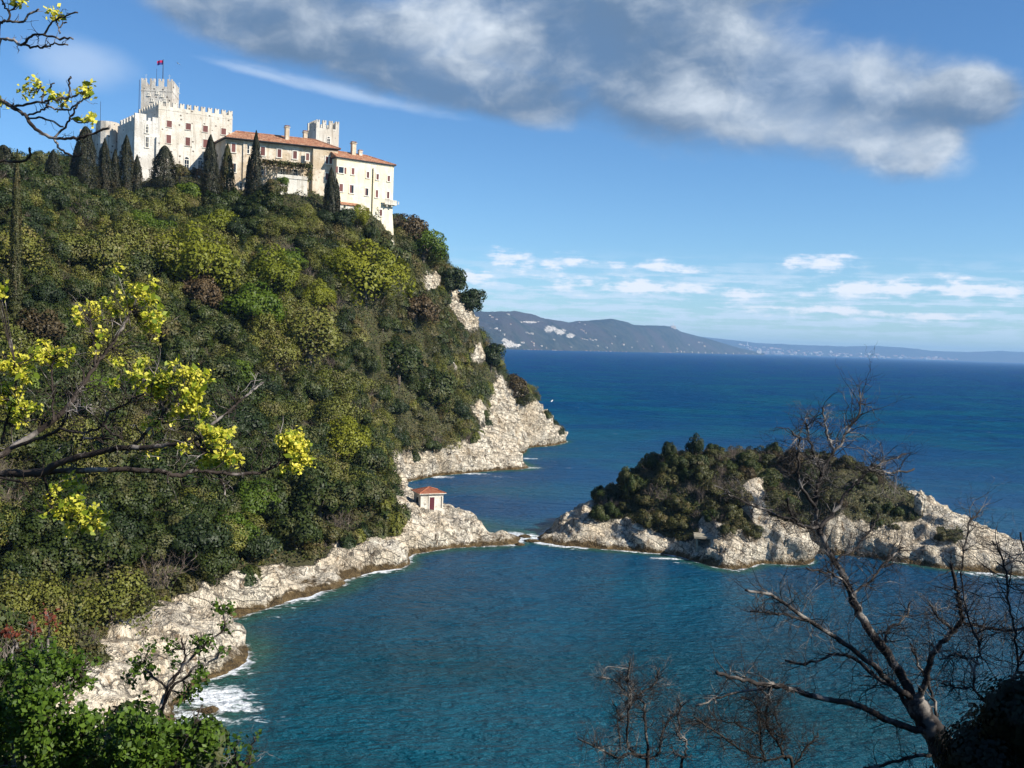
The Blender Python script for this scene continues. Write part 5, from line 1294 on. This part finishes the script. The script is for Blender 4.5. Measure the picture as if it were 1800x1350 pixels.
    for a in ((245, 522, 34, 26, 230), (266, 565, 22, 24, 170), (205, 540, 26, 14, 60), (158, 545, 20, 20, 80), (172, 580, 16, 16, 34), (222, 640, 36, 22, 60),
              (85, 622, 48, 18, 210), (30, 640, 40, 26, 190), (10, 690, 20, 32, 150), (45, 715, 28, 20, 120), (25, 745, 20, 12, 36), (118, 628, 18, 14, 40),
              (262, 668, 42, 22, 230), (325, 668, 30, 30, 230), (345, 700, 26, 20, 110), (325, 722, 16, 16, 70), (275, 690, 20, 18, 70), (262, 742, 12, 12, 26), (270, 797, 9, 6, 16), (285, 745, 12, 8, 18),
              (378, 765, 30, 20, 130), (390, 795, 34, 24, 190), (362, 800, 16, 18, 60), (515, 795, 30, 34, 300), (500, 775, 22, 18, 90), (525, 822, 16, 18, 70),
              (128, 848, 16, 15, 50), (110, 872, 26, 22, 80), (92, 878, 10, 10, 20), (142, 906, 36, 24, 240), (140, 925, 28, 12, 90), (2, 520, 10, 16, 40)):
        cluster(*a)
    for a in ((57, 155, 13, 15, 60), (98, 171, 11, 9, 44), (152, 164, 12, 10, 54), (155, 210, 8, 11, 34), (35, 3, 12, 9, 36), (93, 27, 10, 8, 32), (0, 180, 6, 6, 10)):
        cluster(*a, leaf=.06, size=.026)
blossom_tree()

def bare_tree(name, label, base, trunk_pts, limbs, D, wa, wb, seed, m, group=None, tw=1., dz=.25):
    bx = at(*base, D); zb = hz(bx.x, bx.y); zb = min(zb, bx.z) - .25
    r = empty(name, (bx.x, bx.y, zb)); inv = Matrix.Translation((-bx.x, -bx.y, -zb)); tag(r, label, "tree", group)
    def own(o): o.parent = r; o.matrix_parent_inverse = inv
    T = [Vector((bx.x+.05, bx.y, zb))] + [at(x, y, D) for x, y in [base]+trunk_pts]
    b = Bough(seed); b.limb(T, wa*(.98 if wa > 20 else .7)*D/F_PX/2, wb*(.85 if wa > 20 else .65)*D/F_PX/2, .004, 12); own(b.build("trunk", M_GBARK if m is None else m, None))
    for k, (pts, a, e, dd, n, L, lv) in enumerate(limbs):
        P = [at(x, y, D + dd*i/max(1, len(pts)-1)) for i, (x, y) in enumerate(pts)]
        b = Bough(seed*50+k); b.limb(P, a*(.78 if wa > 20 else .6)*D/F_PX/2, e*D/F_PX/2, .010, 7)
        if n: b.twigs(int(n*tw*2.7), L*.62, .0072, lv, .10, 1., .02, None, .58, None, .33)
        own(b.build("branch", M_GBARK if m is None else m, None))
    return r
bare_tree("bare_tree", "large leafless tree with pale lit bark spreading over the bay water", (1676, 1360), [(1649, 1301), (1620, 1254), (1606, 1226)], [
    ([(1606, 1230), (1625, 1207), (1634, 1164), (1649, 1136), (1677, 1108), (1691, 1089), (1686, 1060), (1679, 1027), (1672, 990)], 17, 5, -.6, 16, .9, 2),
    ([(1689, 1092), (1720, 1100), (1760, 1108), (1800, 1105)], 8, 4, -.8, 9, .8, 2), ([(1676, 1106), (1650, 1085), (1632, 1060)], 8, 3, .3, 6, .6, 2),
    ([(1608, 1235), (1582, 1183), (1554, 1141), (1516, 1089), (1497, 1046), (1482, 1010), (1475, 1000), (1456, 969), (1439, 928), (1433, 892), (1436, 858), (1444, 836)], 24, 7, .9, 16, .9, 2),
    ([(1439, 928), (1467, 900), (1489, 864), (1511, 844), (1528, 825), (1550, 814), (1592, 797)], 9, 3, .7, 12, .7, 2), ([(1444, 836), (1450, 815), (1472, 789), (1494, 753), (1511, 722), (1512, 690)], 8, 3, .5, 13, .7, 2),
    ([(1433, 890), (1406, 850), (1403, 806), (1404, 775), (1392, 758)], 8, 3, -.4, 10, .7, 2), ([(1446, 832), (1433, 811), (1422, 767), (1417, 744)], 6, 3, .3, 8, .6, 2), ([(1466, 790), (1455, 770), (1450, 745), (1445, 716)], 6, 3, .2, 7, .5, 2),
    ([(1437, 926), (1411, 925), (1392, 908), (1386, 875)], 8, 4, -.4, 7, .6, 2), ([(1410, 924), (1367, 906), (1300, 878), (1270, 860)], 6, 3, -.7, 9, .6, 2), ([(1528, 825), (1560, 830), (1610, 826)], 6, 3, .3, 6, .6, 2),
    ([(1600, 1226), (1574, 1210), (1545, 1178), (1483, 1131), (1422, 1089), (1365, 1051), (1309, 1037)], 17, 4, -1., 18, .9, 2), ([(1440, 1100), (1400, 1085), (1360, 1078), (1318, 1075)], 7, 3, -.4, 9, .7, 2),
    ([(1632, 1284), (1612, 1284), (1554, 1263), (1502, 1240), (1422, 1221), (1375, 1207), (1330, 1200), (1290, 1193), (1261, 1183)], 18, 5, -1.3, 16, .8, 2), ([(1375, 1208), (1340, 1210), (1280, 1221), (1224, 1240)], 7, 3, -.5, 8, .6, 2),
    ([(1606, 1262), (1575, 1210), (1545, 1195), (1505, 1160), (1470, 1150), (1415, 1168), (1380, 1160)], 12, 4, .9, 12, .8, 2), ([(1660, 1325), (1610, 1330), (1560, 1342), (1520, 1352)], 9, 5, -.5, 5, .5, 1),
    ([(1640, 1290), (1646, 1250), (1634, 1210), (1612, 1160), (1602, 1130)], 8, 4, .8, 8, .7, 2), ([(1554, 1141), (1560, 1110), (1590, 1085), (1600, 1060)], 8, 3, .5, 9, .8, 2), ([(1497, 1046), (1530, 1020), (1560, 985), (1590, 960)], 7, 3, .5, 11, .8, 2),
    ([(1500, 1050), (1480, 1020), (1450, 1005), (1420, 1000)], 6, 3, -.5, 8, .7, 2), ([(1470, 985), (1500, 965), (1530, 930), (1545, 905)], 6, 3, .5, 7, .6, 2)], 13.5, 62, 36, 5, None, tw=1.25)
bare_tree("bare_tree", "small leafless tree of fine twigs with a red leaf or two over the water", (1138, 1362), [(1139, 1318)], [
    ([(1139, 1318), (1134, 1268), (1131, 1235), (1116, 1225), (1128, 1219), (1152, 1200), (1158, 1175)], 9, 3, .4, 12, .8, 2), ([(1136, 1335), (1105, 1315), (1104, 1260), (1108, 1225), (1104, 1195), (1106, 1165)], 8, 3, -.4, 12, .8, 2),
    ([(1138, 1330), (1110, 1325), (1080, 1330), (1050, 1315), (1015, 1298)], 7, 3, -.5, 12, .7, 2), ([(1139, 1335), (1155, 1325), (1165, 1290), (1180, 1262), (1200, 1235)], 7, 3, .5, 10, .7, 2), ([(1106, 1225), (1080, 1195), (1050, 1190)], 4, 2, -.4, 7, .5, 2), ([(1090, 1318), (1086, 1270), (1092, 1262), (1075, 1230)], 5, 2, .4, 8, .6, 2)], 17., 13, 9, 7, None, tw=2.0)
bare_tree("bare_tree", "slim leafless sapling with one crooked pale stem between the two bigger bare trees", (1198, 1362), [(1202, 1330)], [
    ([(1202, 1332), (1206, 1312), (1204, 1300), (1191, 1292), (1194, 1280), (1192, 1255), (1198, 1240)], 7, 3, .3, 7, .5, 2), ([(1202, 1332), (1188, 1325), (1180, 1310)], 5, 2, -.2, 4, .3, 1), ([(1203, 1332), (1218, 1328)], 4, 2, .2, 3, .3, 1)], 15.5, 9, 7, 8, None, tw=1.6)
bare_tree("bare_tree", "dark unlit leafless tree low behind the large one's lowest limb", (1395, 1362), [(1380, 1330)], [
    ([(1382, 1336), (1370, 1310), (1352, 1285), (1346, 1262), (1350, 1230), (1356, 1205)], 9, 3, .5, 14, .8, 2), ([(1345, 1340), (1338, 1310), (1335, 1265), (1325, 1235), (1300, 1225)], 7, 3, .4, 12, .8, 2), ([(1380, 1330), (1340, 1335), (1290, 1310), (1250, 1280), (1220, 1262)], 7, 3, -.4, 14, .8, 2),
    ([(1335, 1290), (1290, 1270), (1240, 1265), (1205, 1270)], 5, 2, .4, 12, .7, 2), ([(1372, 1312), (1376, 1290), (1362, 1250), (1372, 1230)], 5, 2, .3, 9, .6, 2), ([(1395, 1345), (1420, 1310), (1440, 1290)], 6, 3, .3, 7, .6, 2)], 17., 12, 9, 9, bark_mat("unlit_tree_bark", (.018, .014, .012), (.035, .028, .022), (.07, .06, .05), .3), tw=1.9)  # bark colour darkened so this tree looks unlit
bare_tree("bare_tree", "leafless tree rooted in the dark mound, thin twigs rising before the islet's tip", (1760, 1300), [(1752, 1270)], [
    ([(1758, 1290), (1740, 1240), (1712, 1210), (1716, 1170), (1722, 1140), (1715, 1105)], 9, 4, .5, 14, .8, 2), ([(1712, 1212), (1680, 1208), (1655, 1200)], 6, 3, -.3, 9, .6, 2), ([(1720, 1165), (1700, 1155), (1675, 1152), (1652, 1160)], 6, 3, -.4, 9, .6, 2),
    ([(1752, 1270), (1775, 1210), (1790, 1160), (1780, 1100), (1770, 1040), (1765, 985), (1745, 950)], 8, 3, -.5, 18, .9, 2), ([(1790, 1160), (1815, 1120), (1830, 1050), (1810, 1000), (1795, 940)], 8, 3, -.4, 16, .9, 2), ([(1722, 1130), (1700, 1080), (1690, 1010), (1700, 940), (1712, 905)], 6, 3, .5, 11, .8, 2)], 12.5, 14, 10, 11, None, tw=1.15)

# bushes in front of the photographer
def front_bush(name, label, stems, tufts, D, m, size, seed, per=60, cat="bush", r_stem=4.5, group=None, bark=None):
    rng = np.random.RandomState(seed); b0 = at(*stems[0][0], D); zb = min(hz(b0.x, b0.y), b0.z)-.2
    r = empty(name, (b0.x, b0.y, zb)); inv = Matrix.Translation((-b0.x, -b0.y, -zb)); tag(r, label, cat, group)
    b = Bough(seed); allp = []
    for i, pts in enumerate(stems):
        P = [at(x, y, D + .25*(i % 3 - 1)) for x, y in pts]; P = [Vector((b0.x+.05*i, b0.y, zb))] + P
        L, _ = b.limb(P, r_stem*D/F_PX/2*1.4, 3*D/F_PX/2, .008, 6); allp += L[4:]; b.twigs(6, .3, .005, 1, .4, 1., .15)
    Cs = []
    for px, py, rp in tufts:
        q0 = min(allp, key=lambda q: (q-at(px, py, q.y)).length); dd = q0.y + rng.normal()*.12; c = at(px, py, dd); s = rp*D/F_PX
        n = max(9, int(per*1.9*(rp/22.)**2)); k = max(3, n//7); cc = rng.normal(size=(k, 3))*s*.5 + np.array(c)
        for e in cc[:6]: b.mb.tube([q0, q0.lerp(Vector(e), .55)+Vector((0, 0, .015)), Vector(e)], [.004, .003, .0018], 4, 0, False)
        Cs.append(cc[rng.randint(0, k, n)] + rng.normal(size=(n, 3))*size*.75)
    o = b.build("stem", bark or M_DBARK, None); o.parent = r; o.matrix_parent_inverse = inv
    C = np.vstack(Cs); o = leaf_cluster("foliage", None, C, m, size, seed+1, None, .75); o.parent = r; o.matrix_parent_inverse = inv
rt = random.Random(12)
def fill(poly, n, ra, rb):
    P = np.array(poly); out = []
    while len(out) < n:
        x, y = rt.uniform(P[:, 0].min(), P[:, 0].max()), rt.uniform(P[:, 1].min(), P[:, 1].max())
        if in_poly(np.array([x]), np.array([y]), poly)[0]: out.append((x, y, rt.uniform(ra, rb)))
    return out
front_bush("leafy_sapling", "thin dark stemmed sapling with green leaf tufts before the white shore rock",
    [[(270, 1375), (283, 1262), (293, 1220), (317, 1177), (345, 1150), (360, 1133), (393, 1107), (388, 1067)], [(280, 1300), (293, 1222), (270, 1190), (240, 1165)], [(283, 1290), (318, 1176), (325, 1150), (318, 1125)], [(280, 1310), (330, 1185), (370, 1165), (392, 1140)]],
    [(383, 1062, 11), (402, 1070, 10), (398, 1105, 10), (300, 1137, 13), (268, 1142, 9), (345, 1137, 14), (360, 1130, 9), (356, 1180, 14), (345, 1195, 10), (242, 1172, 16), (268, 1180, 12), (232, 1190, 10), (340, 1222, 13), (320, 1225, 9), (250, 1240, 12), (305, 1165, 8), (392, 1140, 7)], 10., M_GLEAF, .040, 31, 90)
front_bush("leafy_bush", "sunlit green bush filling the corner under the white shore rock",
    [[(60, 1400), (70, 1330), (60, 1270), (40, 1200)], [(90, 1400), (110, 1320), (150, 1280)], [(30, 1400), (20, 1300), (10, 1230)]],
    fill([(-20, 1215), (60, 1200), (120, 1250), (175, 1275), (190, 1370), (-20, 1370)], 74, 15, 26), 9.6, M_GLEAF, .046, 33, 62)
front_bush("leafy_bush", "green bush with airy upright shoots where the surf meets the white rock",
    [[(250, 1400), (250, 1330), (235, 1285)], [(300, 1400), (320, 1320), (345, 1265), (355, 1240)], [(210, 1400), (205, 1320), (200, 1280)]],
    fill([(185, 1285), (225, 1262), (300, 1275), (340, 1240), (375, 1262), (365, 1310), (350, 1370), (185, 1370)], 58, 13, 24), 9.3, M_GLEAF, .046, 35, 58)
front_bush("leafy_bush", "separate small green bush seen wholly against the water",
    [[(425, 1400), (418, 1350), (410, 1310)], [(430, 1400), (438, 1340), (447, 1298)]],
    [(408, 1312, 14), (415, 1335, 16), (400, 1345, 14), (430, 1345, 14), (440, 1325, 10), (446, 1300, 7), (420, 1300, 8), (425, 1360, 16)], 9.5, M_GLEAF, .044, 37, 46)
front_bush("leafy_bush", "loose green bush with brownish shoots under the red leafed shrub",
    [[(40, 1300), (50, 1230), (60, 1180), (95, 1150)], [(100, 1300), (110, 1240), (130, 1190), (150, 1165)], [(10, 1300), (15, 1200), (10, 1150)]],
    fill([(-20, 1150), (40, 1140), (100, 1135), (155, 1150), (160, 1195), (110, 1215), (60, 1225), (-20, 1215)], 40, 11, 19), 11., M_GLEAF, .046, 39, 44)
front_bush("red_leafed_shrub", "shrub with rusty red young leaves at the foot of the near slope",
    [[(20, 1200), (30, 1140), (10, 1105)], [(50, 1200), (55, 1130), (55, 1098)], [(80, 1200), (85, 1120), (88, 1090)]],
    [(8, 1105, 12), (25, 1112, 10), (55, 1100, 11), (42, 1112, 9), (88, 1090, 12), (80, 1078, 8), (96, 1100, 8), (68, 1112, 7), (120, 1225, 9)], 13., M_RLEAF, .045, 41, 44)
def mound_bush(px, py, rp, D, seed, label):
    c = at(px, py, D); rm = rp*D/F_PX; r = empty("ivy_bush", (c.x, c.y, min(hz(c.x, c.y), c.z)-.1)); tag(r, label, "bush"); rng = np.random.RandomState(seed)
    d = rng.normal(size=(9000, 3)); d /= np.linalg.norm(d, axis=1)[:, None]; lump = 1 + .30*fbm(d[:, 0]*2+seed, d[:, 1]*2, d[:, 2]*2, 3)
    C = np.array([0, 0, c.z-r.location.z]) + d*(rm*lump*(.62+.4*rng.rand(9000)))[:, None]*np.array([1.2, 1., 1.])
    leaf_cluster("foliage", r, C, M_DLEAF, .058, seed, d, .6); mb = MB(); mb.tube([(0, 0, -.3), (.05, 0, (c.z-r.location.z)*.9)], [.06, .03], 6); mb.build("stem", M_DBARK, r)
mound_bush(1752, 1345, 92, 12.2, 3, "black shaded ivy bush on the mound at the bare trees' roots")
mound_bush(1815, 1270, 88, 12.0, 5, "tall black shaded ivy bush beside the mound, cut by the picture edge")
# a tree standing just outside the view that throws its shade on the mound
place_tree("evergreen_oak", OAKS[0], TRUNKS[0], (11.0, 9.0, hz(11., 9.)-.2), .62, "evergreen oak beside the photographer's cliff top, shading the ivy mound", "tree", None, .4, 1.0)
# ------------------------------------------------------------------ haze
def make_haze():
    mb = MB(); mb.box(-26500, 26500, -300, 26500, -12, 330)
    m = bpy.data.materials.new("haze_air"); m.use_nodes = True; nt = m.node_tree; nt.nodes.clear()
    v = nt.nodes.new("ShaderNodeVolumePrincipled"); v.inputs['Color'].default_value = (.36, .63, 1., 1); v.inputs['Density'].default_value = HAZE
    o = nt.nodes.new("ShaderNodeOutputMaterial"); nt.links.new(v.outputs[0], o.inputs['Volume'])
    tag(mb.build("haze", m), kind="stuff")
HAZE = 5e-5
make_haze()
